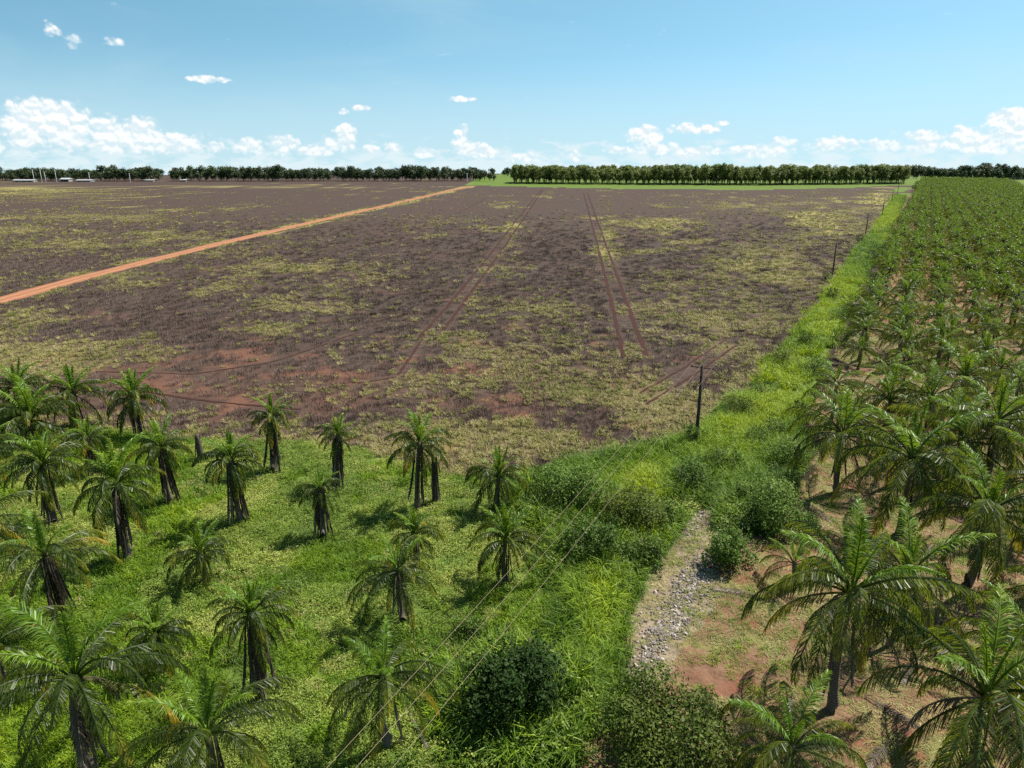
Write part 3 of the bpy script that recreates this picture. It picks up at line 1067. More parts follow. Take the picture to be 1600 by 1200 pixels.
# foot px, foot py, crown row, crown width px, skirt, dead, label
LEFT = [
    (40, 662, 604, 75, 8, 0, 'bushy palm at the far left corner of the orchard by the field'),
    (126, 666, 612, 72, 9, 0, 'slim-trunked palm second from the left along the edge of the field'),
    (219, 686, 622, 78, 10, 0, 'palm with thick dead skirt and pale upper fronds, left of the burnt stump'),
    (55, 694, 652, 100, 7, 1, 'low palm with a pale yellow frond at the left, in front of the field edge'),
    (150, 742, 680, 52, 12, 0, 'narrow mop-headed palm partly hidden behind a larger palm at the left'),
    (267, 786, 694, 75, 13, 1, 'palm with tall shaggy brown column and a loose hanging dead frond, left of centre'),
    (428, 738, 650, 62, 13, 0, 'tall narrow palm with wide skirt against the field, right of the burnt stump'),
    (528, 764, 678, 62, 12, 0, 'skirted palm on the field edge between two narrow palms'),
    (377, 818, 716, 84, 14, 0, 'palm with a fat dark shaggy trunk standing alone in open weeds'),
    (86, 820, 722, 92, 11, 2, 'palm with several pale dead stems round its trunk near the left edge'),
    (201, 873, 752, 130, 13, 1, 'wide-crowned palm with fat straight skirted trunk at the left'),
    (505, 842, 762, 56, 13, 0, 'small round-headed palm on a fat dark column casting a long shadow'),
    (319, 911, 858, 80, 4, 3, 'short ragged palm with dead drooping fronds in the middle of the weeds'),
    (105, 980, 858, 150, 11, 1, 'large palm with very thick shaggy base at the left edge'),
    (250, 1050, 984, 92, 2, 1, 'small low palm with pale fronds behind the big foreground palm'),
    (408, 1095, 958, 128, 10, 2, 'palm on a straight bare-looking trunk with a yellow dead frond leaning at its foot'),
    (146, 1218, 1052, 255, 7, 2, 'big foreground palm with long arching yellow-tipped fronds at lower left'),
    (342, 1292, 1140, 225, 5, 1, 'palm cut off by the bottom edge with pale arching fronds'),
    (-8, 760, 700, 70, 8, 0, 'palm cut by the left edge of the picture, upper one'),
    (-18, 925, 818, 150, 9, 0, 'palm cut by the left edge of the picture, middle one'),
    (8, 1085, 1005, 150, 4, 0, 'palm cut by the left edge with glossy fronds above the weeds'),
    (652, 796, 692, 88, 7, 1, 'tall leafy palm on slender dark stems near the field edge, centre'),
    (778, 800, 742, 92, 3, 1, 'spreading palm below the field edge, left of the dark shrubs'),
    (790, 912, 838, 128, 6, 1, 'palm with orange-tipped lower fronds beside the power wires'),
    (648, 890, 826, 80, 5, 0, 'palm partly hidden behind a larger crown in the centre'),
    (630, 972, 884, 142, 5, 1, 'palm with yellow frond tips in the centre of the orchard'),
    (608, 1170, 1048, 185, 3, 2, 'palm with orange drooping fronds crossed by the power wires'),
]
FEET = []
for i, (bx_, by_, cy_, wd, sk, dd, lb) in enumerate(LEFT):
    gx_, gy_ = gp(bx_, by_)
    h = max(1.3, height_at(bx_, by_, cy_) - .15)
    dist = math.sqrt(gx_ ** 2 + gy_ ** 2 + (CAM_H - h) ** 2)
    R_ = wd / F_PX * dist / 2
    size = R_ / (2.9 if wd < 112 else 3.4)
    tight = wd < 140
    palm('coconut_palm', gx_, gy_, h, size, lb, 'neglected palms in the weedy orchard', TIGHT_MIX if tight else FULL_MIX, tight, sk, dd, i + 1, .06)
    FEET.append((gx_, gy_))

RIGHT = [
    (1307, 768, 672, 160, 3, 2, 'palm with several stems at its foot beside the vine-covered shrub'),
    (1405, 834, 706, 215, 3, 2, 'tall palm with long level fronds in front of the plantation'),
    (1482, 757, 684, 170, 2, 1, 'full palm right of the tall level-fronded one'),
    (1540, 757, 650, 170, 1, 1, 'palm with two bare stems near the right edge'),
    (1385, 664, 622, 130, 1, 0, 'palm behind the multi-stemmed palm'),
    (1446, 675, 617, 130, 1, 0, 'palm with a thin dark trunk in the third row'),
    (1502, 630, 585, 125, 1, 0, 'upright palm with dark crown in the fourth row'),
    (1512, 914, 790, 210, 1, 1, 'palm with thin straight trunk and long yellowish lower fronds by the right edge'),
    (1299, 1109, 912, 265, 2, 3, 'tallest foreground palm at the right, trunk curving at its foot'),
    (1401, 995, 894, 215, 2, 2, 'palm directly behind the tallest foreground palm'),
    (1233, 920, 872, 110, 0, 0, 'small young palm beside the bare red soil'),
    (1512, 1225, 1078, 330, 1, 2, 'broad palm with wide arching fronds at the lower right corner'),
    (1230, 1268, 1158, 210, 0, 0, 'low palm at the bottom edge beside the leafy shrub'),
    (1592, 1085, 1005, 180, 0, 1, 'palm cut by the right edge above the corner palm'),
    (1606, 838, 742, 170, 1, 1, 'palm cut by the right edge, dark crown'),
    (1316, 880, 838, 80, 0, 0, 'very young palm with few upright fronds behind the tallest foreground palm'),
]
for i, (bx_, by_, cy_, wd, sk, dd, lb) in enumerate(RIGHT):
    gx_, gy_ = gp(bx_, by_)
    h = max(.7, height_at(bx_, by_, cy_) - .2)
    dist = math.sqrt(gx_ ** 2 + gy_ ** 2 + (CAM_H - h) ** 2)
    size = wd / F_PX * dist / 2 / 3.5
    palm('coconut_palm', gx_, gy_, h, size, lb, 'palms at the near end of the plantation', SMALL_MIX if wd < 115 else FULL_MIX, False, sk, dd, 60 + i, .05)
    FEET.append((gx_, gy_))

# the rest of the plantation in rows
row_dir = Vector((57.5, 102)).normalized()
row_nrm = Vector((row_dir.y, -row_dir.x))
cand = []
for i in range(-50, 240):
    for j in range(-70, 160):
        u = i * 6.3 + (3.15 if j % 2 else 0) + random.uniform(-1.2, 1.2)
        v_ = j * 5.7 + random.uniform(-1.2, 1.2)
        q = row_dir * u + row_nrm * v_
        cand.append((q.x, q.y))
cand = np.array(cand)
k = inside(PLANT, cand[:, 0], cand[:, 1]) & (cand[:, 1] > 26)
px, py = to_px(cand[:, 0], cand[:, 1])
k &= (px < 1690) & (py < 1240) & (line_dist(G_STRIP[:9], cand[:, 0], cand[:, 1]) > 3.0)
fa = np.array(FEET)
k &= (np.hypot(cand[:, None, 0] - fa[None, :, 0], cand[:, None, 1] - fa[None, :, 1]).min(1) > 5.2)
k &= ~((py > 790) & (px < 1560))            # the near ground is set by hand above
k &= rng.random(len(cand)) > .05
cand = cand[k]
cand = cand[np.argsort(np.hypot(cand[:, 0], cand[:, 1]))]


def crown_mesh(name, seed):
    """a whole crown of fewer-leaflet fronds for palms too far off to tell the fronds apart"""
    r = random.Random(seed)
    vs, fs, al, mi = [], [], [], []
    a = 0
    for age, n in FULL_MIX:
        pi_, cu, fl, mt_ = AGES[age]
        for i in range(n):
            a += 2.39996 + r.uniform(-.3, .3)
            me = frond_mesh('tmp', 4.0 * fl * r.uniform(.85, 1.1), pi_ + r.uniform(-9, 9), cu * r.uniform(.8, 1.2), 20, .80, 2.0, mt_, r.randrange(9999), .14, 0, 6)
            k_ = len(vs)
            ca, sa = math.cos(a), math.sin(a)
            vs += [(v.co.x * ca - v.co.y * sa, v.co.x * sa + v.co.y * ca, v.co.z - .05 * age) for v in me.vertices]
            al += [d.value for d in me.attributes['along'].data]
            for p in me.polygons:
                fs.append(tuple(q + k_ for q in p.vertices))
                mi.append((M_YOUNG, M_MATURE, M_OLD).index(mt_))
            bpy.data.meshes.remove(me)
    me = mesh(name, vs, fs)
    for m_ in (M_YOUNG, M_MATURE, M_OLD):
        me.materials.append(m_)
    me.polygons.foreach_set('material_index', mi)
    at = me.attributes.new('along', 'FLOAT', 'POINT')
    at.data.foreach_set('value', al)
    return me


CROWNS = [crown_mesh('crown', s) for s in range(5)]
N_FROND, N_SINGLE = 62, 256
for i, (x, y) in enumerate(cand[:N_SINGLE]):
    h, size = random.uniform(3.2, 5.6), random.uniform(.74, 1.04)
    lb = 'glossy coconut palm among the dense rows of the plantation at the right'
    if i < N_FROND:
        palm('coconut_palm', x, y, h, size, lb, 'palms in the dense plantation rows', FULL_MIX, False, 0, i % 3 == 0, 200 + i, .05)
    else:
        e = obj('coconut_palm', None, None, (x, y, float(relief(np.array(x), np.array(y)))), random.uniform(0, 6.28))
        tag(e, lb, 'palm', 'palms in the dense plantation rows')
        obj('trunk', TRUNKS[i % 5], e, (0, 0, -.05), 0, (1, 1, h))
        obj('crown', CROWNS[i % 5], e, (0, 0, h), 0, (size, size, size))


def far_palm(name, i):
    c_ = CROWNS[i].copy()
    tv, tf = tube([Vector((0, 0, -5.4)), Vector((0, 0, 0))], [.24, .16], 5)
    n0 = len(c_.vertices)
    vs = [tuple(v.co) for v in c_.vertices] + tv
    fs = [tuple(p.vertices) for p in c_.polygons] + [tuple(q + n0 for q in f) for f in tf]
    mi = [p.material_index for p in c_.polygons] + [3] * len(tf)
    al = [d.value for d in c_.attributes['along'].data] + [0.0] * len(tv)
    me = mesh(name, [(v[0], v[1], v[2] + 5.4) for v in vs], fs)
    for m_ in (M_YOUNG, M_MATURE, M_OLD, M_TRUNK):
        me.materials.append(m_)
    me.polygons.foreach_set('material_index', mi)
    at = me.attributes.new('along', 'FLOAT', 'POINT')
    at.data.foreach_set('value', al)
    return me


C_FAR = proto_collection('far_palm', [far_palm('far_palm', i) for i in range(5)])
fp = cand[N_SINGLE:]
o = scatter('far_palms', with_z(fp[:, 0], fp[:, 1]), rng.uniform(.72, 1.02, len(fp)), np.zeros(len(fp)), C_FAR, 5, .04)
tag(o, 'mass of palm crowns receding to the far end of the plantation', 'palms', kind='stuff')
print('PALMS', len(cand), 'frond palms to', cand[N_FROND], 'singles to', cand[min(N_SINGLE, len(cand) - 1)])

# burnt stump and dead palm in the orchard
mst, b = material('charred_wood')
n1 = b.noise(b.n('ShaderNodeTexCoord').outputs['Object'], 6, 4)
M_STUMP = finish(mst, b, b.mix(n1, (0.022, 0.018, 0.016), (0.12, 0.095, 0.075)), .9, .2, bump=n1, bump_d=.05)


def stump(bx_, by_, ty_, lb, bits):
    gx_, gy_ = gp(bx_, by_)
    h = height_at(bx_, by_, ty_)
    e = obj('palm_stump', None, None, (gx_, gy_, float(relief(np.array(gx_), np.array(gy_)))))
    tag(e, lb, 'stump')
    pts = [Vector((.03 * math.sin(i), .02 * i / 6, -.05 + h * i / 6)) for i in range(7)]
    obj('trunk', mesh('trunk', *tube(pts, [.36, .33, .31, .32, .29, .26, .13], 10), M_STUMP, True), e)
    for i in range(bits):
        a = 6.283 * i / bits
        s = h / 3.0 * random.uniform(.6, .95)
        obj('dead_frond', DEADF[i % 4], e, (math.cos(a) * .2, math.sin(a) * .2, h - .15), a, (s, s * .5, s))
    return e


stump(314, 720, 678, 'short burnt palm stump standing alone at the edge of the field', 5)
stump(681, 786, 712, 'thin dead palm stem hung with grey fronds behind the tall leafy palm', 8)

# fallen fronds on the plantation floor
FLAT = [frond_mesh('fallen_frond', 3.4, 6, 14, 40, .8, .9, M_DEAD, 2300 + v, .06, .15) for v in range(3)]
SPOTS = [(1180, 930, 'by the young palm'), (1240, 1085, 'left of the tallest foreground palm'), (1350, 1090, 'right of the tallest foreground palm'), (1430, 1030, 'before the second large palm'),
         (1480, 965, 'near the thin-trunked palm'), (1560, 960, 'near the right edge'), (1335, 800, 'at the foot of the multi-stemmed palm'), (1450, 880, 'between the two level-fronded palms'),
         (1270, 790, 'beside the vine-covered shrub'), (1390, 1160, 'at the bottom between two palms')]
for i, (px, py, where) in enumerate(SPOTS):
    x, y = gp(px, py)
    o = obj('fallen_frond', FLAT[i % 3], None, (x, y, float(relief(np.array(x), np.array(y))) + .12), random.uniform(0, 6.28), (.9, .9, .6))
    tag(o, 'dry brown palm frond lying on the soil ' + where, 'frond', 'fallen fronds on the plantation floor')

# fallen frond stem in the weeds
a, c = gp(640, 1122), gp(668, 1175)
pts = [Vector((*a, .28)), Vector(((a[0] * .5 + c[0] * .5), (a[1] + c[1]) * .5, .30)), Vector((*c, .18))]
o = obj('fallen_log', mesh('fallen_log', *tube(pts, [.10, .12, .13], 7), M_TRUNK, True))
tag(o, 'thin fallen brown palm stem lying in the weeds under the wires', 'log')

# ------------------------------------------------------------------ shrubs
M_SHRUB_D = leaf_material('shrub_leaves_dark', (0.018, 0.042, 0.006), (0.030, 0.062, 0.010), (0.042, 0.072, 0.012), .6, .22, .12)
M_SHRUB_M = leaf_material('shrub_leaves_mid', (0.065, 0.115, 0.018), (0.105, 0.160, 0.026), (0.080, 0.14, 0.025), .5, .28)
M_SHRUB_Y = leaf_material('shrub_leaves_yellow', (0.070, 0.105, 0.018), (0.130, 0.150, 0.024), (0.10, 0.13, 0.02), .5, .3)
M_SHRUB_V = leaf_material('vine_leaves', (0.090, 0.160, 0.026), (0.150, 0.220, 0.042), (0.12, 0.19, 0.03), .55, .28)
M_SHRUB_O = leaf_material('shrub_leaves_olive', (0.055, 0.085, 0.013), (0.095, 0.125, 0.020), (0.075, 0.11, 0.016), .5, .3)
mbk, b = material('bark')
M_BARK = finish(mbk, b, b.mix(b.noise(pos(b), 5, 4), (0.05, 0.038, 0.028), (0.13, 0.10, 0.075)), .9, .2)


def shrub_foliage(rx, rz, n, ln, mat, seed, lobes_n=15):
    r = random.Random(seed)
    lobes = [(0, 0, rz * .42, rx * .58, rz * .5 / (rx * .58))]
    for i in range(lobes_n):
        a, q = r.uniform(0, 6.283), rx * r.uniform(.25, .86)
        R_ = rx * r.uniform(.16, .42)
        lobes.append((math.cos(a) * q, math.sin(a) * q, rz * r.uniform(.15, .92) * (1.1 - .6 * q / rx), R_, min(1.1, rz * .45 / R_)))
    parts = leaf_cloud(r, lobes, n, ln)
    for i in range(26):                      # shoots standing out of the outline
        a, q = r.uniform(0, 6.283), rx * r.uniform(.1, .95)
        p = Vector((math.cos(a) * q, math.sin(a) * q, rz * (.9 - .55 * (q / rx) ** 2)))
        d = Vector((math.cos(a) * r.uniform(0, .9), math.sin(a) * r.uniform(0, .9), 1)).normalized()
        for k_ in range(14):
            c = p + d * (k_ / 14) * r.uniform(.7, 1.1) * min(1.1, rz * .35) + rv(r) * ln * .6
            parts.append(leaf_quad(c, (rv(r) + Vector((0, 0, .6))).normalized(), rv(r), ln * r.uniform(.7, 1.4), ln * r.uniform(.4, .7)))
    return mesh('foliage', *fuse(parts), mat)


def shrub_stems(rx, rz, seed):
    r = random.Random(seed)
    parts = []
    for i in range(7):
        a = r.uniform(0, 6.283)
        tip = Vector((math.cos(a) * rx * .6, math.sin(a) * rx * .6, rz * r.uniform(.5, .85)))
        parts.append(tube([Vector((0, 0, -.1)), tip * .5 + Vector((0, 0, rz * .12)), tip], [.09, .06, .02], 5))
    return mesh('stem', *fuse(parts), M_BARK, True)


SHRUBS = [  # foot px, foot py, width px, height m, leaves, leaf length, material, label
    (815, 1128, 185, 4.2, 9000, .20, M_SHRUB_D, 'big round dark green shrub beneath the power wires'),
    (1062, 1215, 235, 3.4, 15000, .17, M_SHRUB_O, 'broad olive-green leafy shrub at the bottom edge below the stone track'),
    (1212, 842, 130, 4.0, 8000, .18, M_SHRUB_V, 'shrub smothered in pale vines between the track and the palms'),
    (1136, 888, 78, 3.2, 4200, .17, M_SHRUB_V, 'upright vine-covered shrub on the edge of the track'),
    (1175, 800, 70, 2.6, 2600, .17, M_SHRUB_V, 'low vine-covered shrub behind the large one by the track'),
    (886, 806, 140, 4.0, 7000, .18, M_SHRUB_V, 'grey-green shrub at the corner of the brown field'),
    (968, 842, 118, 3.8, 6000, .17, M_SHRUB_Y, 'yellow-green shrub crossed by the power wires'),
    (926, 892, 120, 3.4, 6000, .17, M_SHRUB_M, 'dark leaning shrub left of the tall bright grass'),
    (850, 772, 60, 2.0, 1500, .16, M_SHRUB_M, 'small green bush left of the grey-green shrub'),
    (1081, 702, 36, 2.8, 1400, .15, M_SHRUB_M, 'slim dark bush growing round the foot of the nearest power pole'),
    (1080, 775, 80, 3.0, 3000, .16, M_SHRUB_M, 'dark green bush above the top end of the stone track'),
    (1040, 830, 56, 2.2, 1500, .16, M_SHRUB_M, 'grassy bush left of the track bend'),
    (1240, 735, 80, 3.0, 3000, .16, M_SHRUB_V, 'bush at the edge of the strip beside the multi-stemmed palm'),
    (1245, 655, 30, 1.8, 700, .15, M_SHRUB_D, 'small dark round bush where the strip meets the bare soil'),
    (1190, 625, 46, 2.0, 800, .15, M_SHRUB_M, 'low bush in the bright grass beyond the first pole'),
    (1270, 590, 44, 2.6, 1000, .16, M_SHRUB_M, 'green bush beside the strip in front of low palms'),
    (1218, 575, 42, 3.0, 900, .16, M_SHRUB_Y, 'bright bush on the field side of the strip'),
    (1335, 503, 48, 4.2, 1500, .2, M_SHRUB_D, 'dark rounded bush standing out beside the bright strip'),
    (1318, 545, 40, 3.0, 900, .18, M_SHRUB_M, 'green bush in front of the dark rounded bush'),
    (1372, 418, 52, 5.0, 1500, .24, M_SHRUB_D, 'wide dark bush at the strip opposite the second pole'),
    (1368, 440, 30, 3.2, 700, .2, M_SHRUB_M, 'small bush in front of the wide dark bush'),
    (1340, 382, 16, 2.6, 400, .2, M_SHRUB_D, 'little dark bush near the third pole'),
    (1400, 368, 34, 5.0, 900, .26, M_SHRUB_D, 'dark bush on the plantation edge beyond the third pole'),
    (1414, 338, 24, 4.5, 600, .26, M_SHRUB_D, 'farthest dark bush along the strip'),
    (1290, 440, 14, 1.8, 300, .18, M_SHRUB_M, 'tiny bush at the foot of the second pole'),
    (1010, 890, 70, 2.2, 2200, .16, M_SHRUB_M, 'green bush beside the bend of the track, under the grass'),
    (1125, 742, 64, 2.4, 1900, .16, M_SHRUB_M, 'round bush in the grassy strip below the nearest pole'),
    (1150, 655, 54, 2.2, 1300, .16, M_SHRUB_Y, 'bright bush on the strip right of the nearest pole'),
    (1212, 690, 50, 2.2, 1300, .16, M_SHRUB_V, 'pale bush on the strip near the bare soil'),
    (1255, 545, 34, 2.4, 800, .16, M_SHRUB_D, 'dark bush on the field side of the bright strip'),
    (1300, 470, 24, 2.2, 500, .18, M_SHRUB_D, 'dark low bush between the second pole and the bright strip'),
    (735, 1000, 50, 1.3, 900, .15, M_SHRUB_M, 'low leafy bush left of the wires in the orchard'),
    (1180, 700, 50, 1.8, 900, .15, M_SHRUB_M, 'bush in the middle of the grassy strip'),
]
UX, UY, US = [], [], []
for i, (bx_, by_, wd, h, nl, ln, mt_, lb) in enumerate(SHRUBS):
    gx_, gy_ = gp(bx_, by_ - wd * .12)
    dist = math.sqrt(gx_ ** 2 + gy_ ** 2 + CAM_H ** 2)
    R_ = wd / F_PX * dist / 2
    e = obj('shrub', None, None, (gx_, gy_, float(relief(np.array(gx_), np.array(gy_)))))
    tag(e, lb, 'shrub', 'shrubs along the strip and in the orchard')
    obj('foliage', shrub_foliage(R_, h, nl, ln, mt_, 900 + i), e)
    obj('stem', shrub_stems(R_, h, 950 + i), e)
    n = int(10 + 16 * R_ * R_)
    a_, q_ = rng.uniform(0, 6.283, n), R_ * rng.uniform(.75, 1.5, n)
    UX.append(gx_ + np.cos(a_) * q_); UY.append(gy_ + np.sin(a_) * q_); US.append(rng.uniform(.8, 1.0, n) * np.clip(h / 2.2, .7, 1.7) * (1.7 - .7 * q_ / R_))
UX, UY, US = np.concatenate(UX), np.concatenate(UY), np.concatenate(US)
g_, s_, t_ = zones(UX, UY)
k = g_ & ~t_
o = scatter('undergrowth', with_z(UX[k], UY[k]), US[k], rng.uniform(0, .75, k.sum()), C_MIXED, 6, .15)
tag(o, 'rank weeds and grass crowding round the feet of the shrubs', 'weeds', kind='stuff')

# ------------------------------------------------------------------ power line
mpo, b = material('pole_wood')
n1 = b.noise(b.n('ShaderNodeTexCoord').outputs['Object'], 4, 4)
M_POLE = finish(mpo, b, b.mix(n1, (0.028, 0.022, 0.018), (0.075, 0.058, 0.046)), .85, .2)
mis, b = material('insulator')
M_INS = finish(mis, b, (0.10, 0.055, 0.04), .25, .5)
mwi, b = material('wire')
M_WIRE = finish(mwi, b, (0.17, 0.125, 0.065), .5, .4)
POLE_H = 8.9
poles = [gp(1087, 697), gp(1300, 434), gp(1352, 369), gp(1378, 339), gp(1393, 317), gp(1402, 304)]
line_a = Vector((poles[1][0] - poles[0][0], poles[1][1] - poles[0][1])).normalized()
poles.insert(0, (poles[0][0] - line_a.x * 118 + 4.3, poles[0][1] - line_a.y * 118))
names = ['wooden power pole standing behind the viewpoint', 'nearest dark wooden power pole at the corner of the field', 'second power pole along the edge of the field',
         'third power pole along the edge of the field', 'fourth power pole, small in the distance', 'fifth power pole, close to the far woodland', 'last tiny power pole before the woodland']
arm_n = Vector((line_a.y, -line_a.x, 0))


def pole(x, y, lb):
    e = obj('power_pole', None, None, (x, y, float(relief(np.array(x), np.array(y)))))
    tag(e, lb, 'pole', 'power poles along the field')
    obj('post', mesh('post', *tube([Vector((0, 0, -.3)), Vector((0, 0, POLE_H * .5)), Vector((0, 0, POLE_H))], [.20, .175, .14], 10), M_POLE, True), e)
    q = arm_n
    arm = tube([q * -1.2 + Vector((0, 0, POLE_H - .25)) + Vector((line_a.x, line_a.y, 0)) * .15, q * 1.2 + Vector((0, 0, POLE_H - .25)) + Vector((line_a.x, line_a.y, 0)) * .15], [.07, .07], 4)
    xa = obj('crossarm', mesh('crossarm', *arm, M_POLE), e)
    for s in (-1.1, .0, 1.1):
        b0 = q * s + Vector((line_a.x, line_a.y, 0)) * (.15 if s else 0) + Vector((0, 0, POLE_H - .2 if s else POLE_H - .02))
        obj('insulator', mesh('insulator', *tube([b0, b0 + Vector((0, 0, .1)), b0 + Vector((0, 0, .12)), b0 + Vector((0, 0, .24))], [.03, .075, .05, .06], 8), M_INS, True), xa)


for p, lb in zip(poles, names):
    pole(*p, lb)
for si in range(len(poles) - 1):
    for wi, s in enumerate((-1.1, 0, 1.1)):
        q = arm_n * s + Vector((line_a.x, line_a.y, 0)) * (.15 if s else 0)
        a = Vector((*poles[si], 0)) + q
        c = Vector((*poles[si + 1], 0)) + q
        za, zc = POLE_H + (.04 if s else .22), POLE_H + (.04 if s else .22)
        n = 24
        pts = []
        for k in range(n + 1):
            t = k / n
            p = a.lerp(c, t)
            p.z = za + (zc - za) * t - 1.7 * 4 * t * (1 - t)
            pts.append(p)
        o = obj('power_wire', mesh('power_wire', *tube(pts, [.0095 if si == 0 else .005] * (n + 1), 5), M_WIRE, True))
        if si == 0:
            lb = ('upper-left', 'middle', 'lower-right')[wi] + ' of the three power wires slanting over the orchard'
        else:
            lb = ('field-side', 'centre', 'plantation-side')[wi] + ' wire between ' + ('first and second', 'second and third', 'third and fourth', 'fourth and fifth', 'fifth and last')[si - 1] + ' power poles'
        tag(o, lb, 'wire', 'power line wires')

# ------------------------------------------------------------------ woodland at the end of the field
M_TREE_D = leaf_material('tree_leaves_dark', (0.032, 0.054, 0.015), (0.050, 0.076, 0.020), (0.058, 0.084, 0.026), .6, .25, .3, .02)
M_TREE_P = leaf_material('tree_leaves_plantation', (0.100, 0.140, 0.028), (0.165, 0.205, 0.042), (0.185, 0.205, 0.048), .6, .38, .3, .02)


def tree_parts(h, rad, clear, n, ln, mat, seed, lobes_n=8):
    """crown of leaf clumps over a forked trunk, built at real size"""
    r = random.Random(seed)
    lobes = []
    for i in range(lobes_n):
        a, q = r.uniform(0, 6.283), rad * r.uniform(.1, .62)
        z = clear + (h - clear) * r.uniform(.22, .82)
        lobes.append((math.cos(a) * q, math.sin(a) * q, z, rad * r.uniform(.35, .6), 1.0))
    lobes.append((0, 0, h - rad * .5, rad * .5, 1.0))
    crown = mesh('crown', *fuse(leaf_cloud(r, lobes, n, ln, .6)), mat)
    tr = [tube([Vector((0, 0, -.2)), Vector((r.uniform(-.2, .2), 0, clear)), Vector((0, r.uniform(-.4, .4), h * .75))], [.30, .22, .08], 6)]
    for i in range(4):
        a = r.uniform(0, 6.28)
        tr.append(tube([Vector((0, 0, clear * r.uniform(.8, 1.2))), Vector((math.cos(a) * rad * .55, math.sin(a) * rad * .55, clear + (h - clear) * .5))], [.13, .05], 5))
    return crown, mesh('trunk', *fuse(tr), M_BARK, True)


def plant_tree(kinds, x, y, s, lb, group):
    i = random.randrange(len(kinds))
    e = obj('broadleaf_tree', None, None, (x, y, float(fall(np.array(x), np.array(y)))), random.uniform(0, 6.28), (s, s, s * random.uniform(.93, 1.08)))
    tag(e, lb, 'tree', group)
    obj('crown', kinds[i][0], e)
    obj('trunk', kinds[i][1], e)
    return e


K_PLANT = [tree_parts(20.5, 5.6, 2.6, 680, 1.5, M_TREE_P, 300 + s, 11) for s in range(6)]
K_DARK = [tree_parts(17.0, 8.0, 1.6, 640, 1.7, M_TREE_D, 330 + s, 12) for s in range(6)]
MASS = {'even': [], 'dark': []}
for row in range(11):
    for px in np.arange(806, 1412, 9.0):
        by_ = np.interp(px, [800, 1000, 1200, 1412], [287.0, 288.8, 289.5, 287.5])
        x, y = gp(px + random.uniform(-2.6, 2.6), by_)
        if random.random() < .05:
            continue
        k_ = 1 + row * 8.0 / y
        s = random.uniform(.70, 1.12) * (.90 + .24 * float(fnoise(np.array(px), np.array(9.0), 45, 420, 3)))
        x, y = x * k_ + random.uniform(-1.5, 1.5), y * k_ + random.uniform(-2, 2)
        if row < 2:
            plant_tree(K_PLANT, x, y, s, 'slender plantation tree in the even wood beyond the brown field', 'even-aged wood at the end of the field')
        else:
            MASS['even'].append((x, y, s))
# dark trees along the far left edge, with gaps
for row in range(4):
    px = -60.0
    while px < 745:
        px += random.uniform(8, 14)
        if 252 < px < 272 or (row and random.random() < .2) or (516 < px < 528):
            continue
        x, y = gp(px, 283.2)
        k_ = 1 + row * 13.0 / y
        s = (.80 + .42 * float(fnoise(np.array(px), np.array(3.0), 60, 410, 3))) * random.uniform(.62, 1.25)
        if row < 1:
            plant_tree(K_DARK, x, y, s, 'dark tree in the long treeline along the horizon at the left', 'treeline on the far left horizon')
        else:
            MASS['dark'].append((x * k_, y * k_, s))
for px, s, which in ((757, .95, 'tallest dark tree'), (765, .8, 'second tallest dark tree'), (772, .55, 'lowest dark tree'), (750, .7, 'leftmost dark tree')):
    x, y = gp(px, 283)
    plant_tree(K_DARK, x, y, s, which + ' of the small clump left of the even wood', 'small tree clump at the road end')
# taller dark trees behind the palms
for row in range(3):
    px = 1405.0
    while px < 1640:
        px += random.uniform(9, 15)
        x, y = gp(px, 279.0)
        k_ = 1 + row * 18.0 / y
        s = (1.05 + .42 * math.exp(-((px - 1540) / 35) ** 2) + .25 * math.exp(-((px - 1430) / 14) ** 2)) * random.uniform(.85, 1.1)
        if 1543 < px < 1554 and row < 2:
            continue
        if row < 1:
            plant_tree(K_DARK, x, y, s, 'dark tree in the wood behind the far end of the palms', 'dark wood behind the palms')
        else:
            MASS['dark'].append((x * k_, y * k_, s))


for i in range(420):                         # scattered trees beyond, on the falling land
    px, dd = random.uniform(-80, 1660), random.uniform(1300, 2100)
    d = px_dir(px, 270)
    k_ = dd / math.hypot(d.x, d.y)
    MASS['dark'].append((d.x * k_, d.y * k_, random.uniform(.7, 1.1)))


def mass(name, kinds, pts, label):
    """trees behind the front rows, seen only as one wood"""
    ms = []
    for i, (cr, tr) in enumerate(kinds):
        vs = [tuple(v.co) for v in cr.vertices]
        n0 = len(vs)
        vs += [tuple(v.co) for v in tr.vertices]
        me = mesh(name, vs, [tuple(p.vertices) for p in cr.polygons] + [tuple(q + n0 for q in p.vertices) for p in tr.polygons])
        me.materials.append(cr.materials[0])
        me.materials.append(M_BARK)
        me.polygons.foreach_set('material_index', [0] * len(cr.polygons) + [1] * len(tr.polygons))
        ms.append(me)
    p = np.array(pts)
    o = scatter(name, np.stack([p[:, 0], p[:, 1], fall(p[:, 0], p[:, 1])], 1), p[:, 2], np.zeros(len(p)), proto_collection(name, ms), len(ms), 0.0)
    tag(o, label, 'wood', kind='stuff')


mass('plantation_wood', K_PLANT, MASS['even'], 'inner rows of the even plantation wood behind its front trees')
mass('far_wood', K_DARK, MASS['dark'], 'dark mass of trees behind the front of the horizon treeline')

# ------------------------------------------------------------------ far farm buildings and masts
mwl, b = material('limewash')
M_WALL = finish(mwl, b, b.mix(b.noise(pos(b), 1.0, 3), (0.20, 0.195, 0.19), (0.29, 0.28, 0.27)), .8, .2)
mrf, b = material('metal_roof')
M_ROOF = finish(mrf, b, b.mix(b.noise(pos(b), .6, 3), (0.28, 0.29, 0.30), (0.38, 0.38, 0.38)), .45, .4)
mdk, b = material('opening')
M_OPEN = finish(mdk, b, (0.03, 0.03, 0.035), .7, .2)


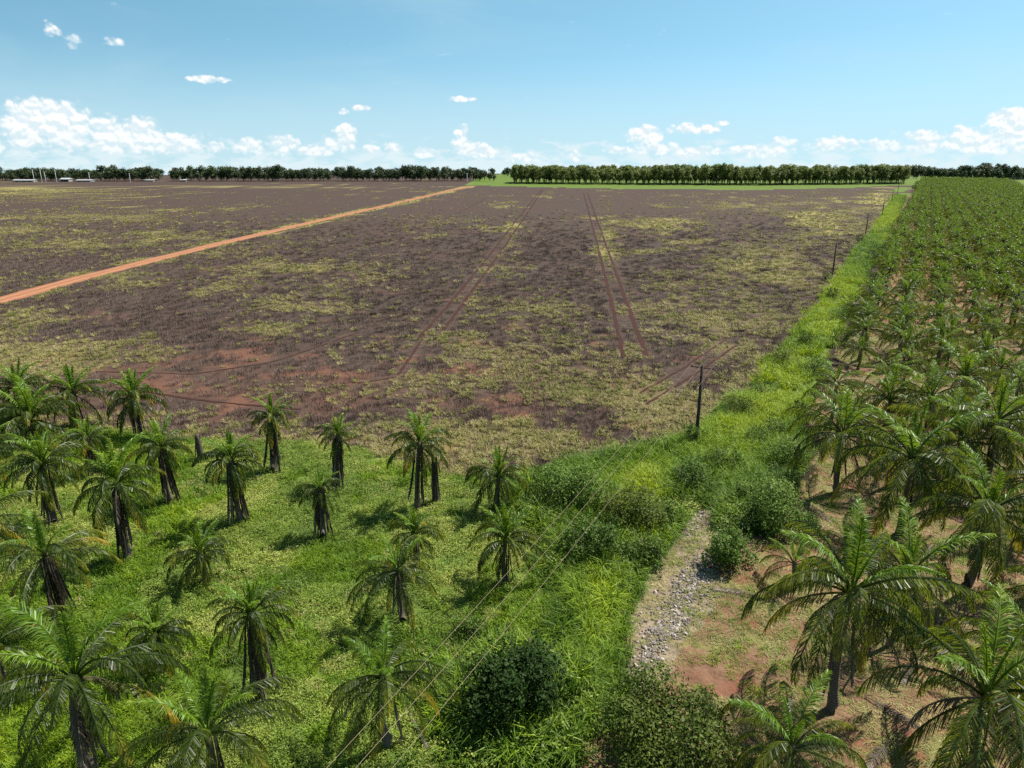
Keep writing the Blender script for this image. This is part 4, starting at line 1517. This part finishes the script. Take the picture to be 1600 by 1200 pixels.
def box(x0, x1, y0, y1, z0, z1):
    v = [(x0, y0, z0), (x1, y0, z0), (x1, y1, z0), (x0, y1, z0), (x0, y0, z1), (x1, y0, z1), (x1, y1, z1), (x0, y1, z1)]
    return v, [(0, 3, 2, 1), (4, 5, 6, 7), (0, 1, 5, 4), (1, 2, 6, 5), (2, 3, 7, 6), (3, 0, 4, 7)]


def shed(px, py, wpx, h, lb):
    x, y = gp(px, py)
    W = wpx / F_PX * y
    e = obj('farm_shed', None, None, (x, y, float(fall(np.array(x), np.array(y)))), math.radians(random.uniform(-4, 4)))
    tag(e, lb, 'shed', 'farm sheds on the horizon')
    D_ = 10.0
    obj('wall', mesh('wall', *box(-W / 2, W / 2, 0, D_, -.3, h * .68), M_WALL), e)
    rv_ = [(-W / 2 - .6, -.8, h * .66), (W / 2 + .6, -.8, h * .66), (W / 2 + .6, D_ / 2, h), (-W / 2 - .6, D_ / 2, h), (-W / 2 - .6, D_ + .8, h * .66), (W / 2 + .6, D_ + .8, h * .66),
           (-W / 2 - .6, -.8, h * .62), (W / 2 + .6, -.8, h * .62), (W / 2 + .6, D_ + .8, h * .62), (-W / 2 - .6, D_ + .8, h * .62)]
    obj('roof', mesh('roof', rv_, [(0, 1, 2, 3), (3, 2, 5, 4), (0, 6, 7, 1), (4, 5, 8, 9), (0, 3, 4, 9, 6), (1, 7, 8, 5, 2), (6, 9, 8, 7)], M_ROOF), e)
    for s in (-.3, .05, .32):
        obj('door', mesh('door', *box(W * s - 1.6, W * s + 1.6, -.06, .05, 0, h * .45), M_OPEN), e)


shed(36, 284.2, 30, 3.2, 'long low white-roofed shed at the far left end of the horizon')
shed(101, 284.0, 12, 5.2, 'taller white building among the masts')
shed(131, 284.0, 22, 3.0, 'low white-roofed shed right of the masts')
shed(231, 283.6, 16, 2.8, 'small low white shed in front of the treeline gap')
shed(286, 283.6, 8, 3.0, 'tiny white shed right of the treeline gap')
shed(1588, 277.5, 46, 9.5, 'white-roofed building showing behind the palms at the right')
mms, b = material('galvanised')
M_MAST = finish(mms, b, (0.55, 0.56, 0.58), .5, .5)
for i, (px, h) in enumerate(((54, 17), (66, 20), (72, 14), (89, 16), (141, 13), (204, 12), (730, 12))):
    x, y = gp(px, 285.0)
    e = obj('mast', None, None, (x, y, 0))
    tag(e, ('leftmost thin pale mast of the group before the left treeline', 'tallest thin pale mast of the group before the left treeline', 'shortest thin pale mast, right beside the tallest one', 'rightmost thin pale mast of the group by the white building', 'single pale mast right of the mast group', 'pale lamp mast before the left treeline', 'pale mast near the end of the dirt road')[i], 'mast',
        'pale masts on the horizon')
    obj('post', mesh('post', *tube([Vector((0, 0, -.2)), Vector((0, 0, h))], [.32, .18], 6), M_MAST, True), e)
    obj('crossarm', mesh('crossarm', *tube([Vector((-1.4, 0, h - .8)), Vector((1.4, 0, h - .8))], [.14, .14], 5), M_MAST), e)
print('OBJECTS', len(bpy.data.objects))
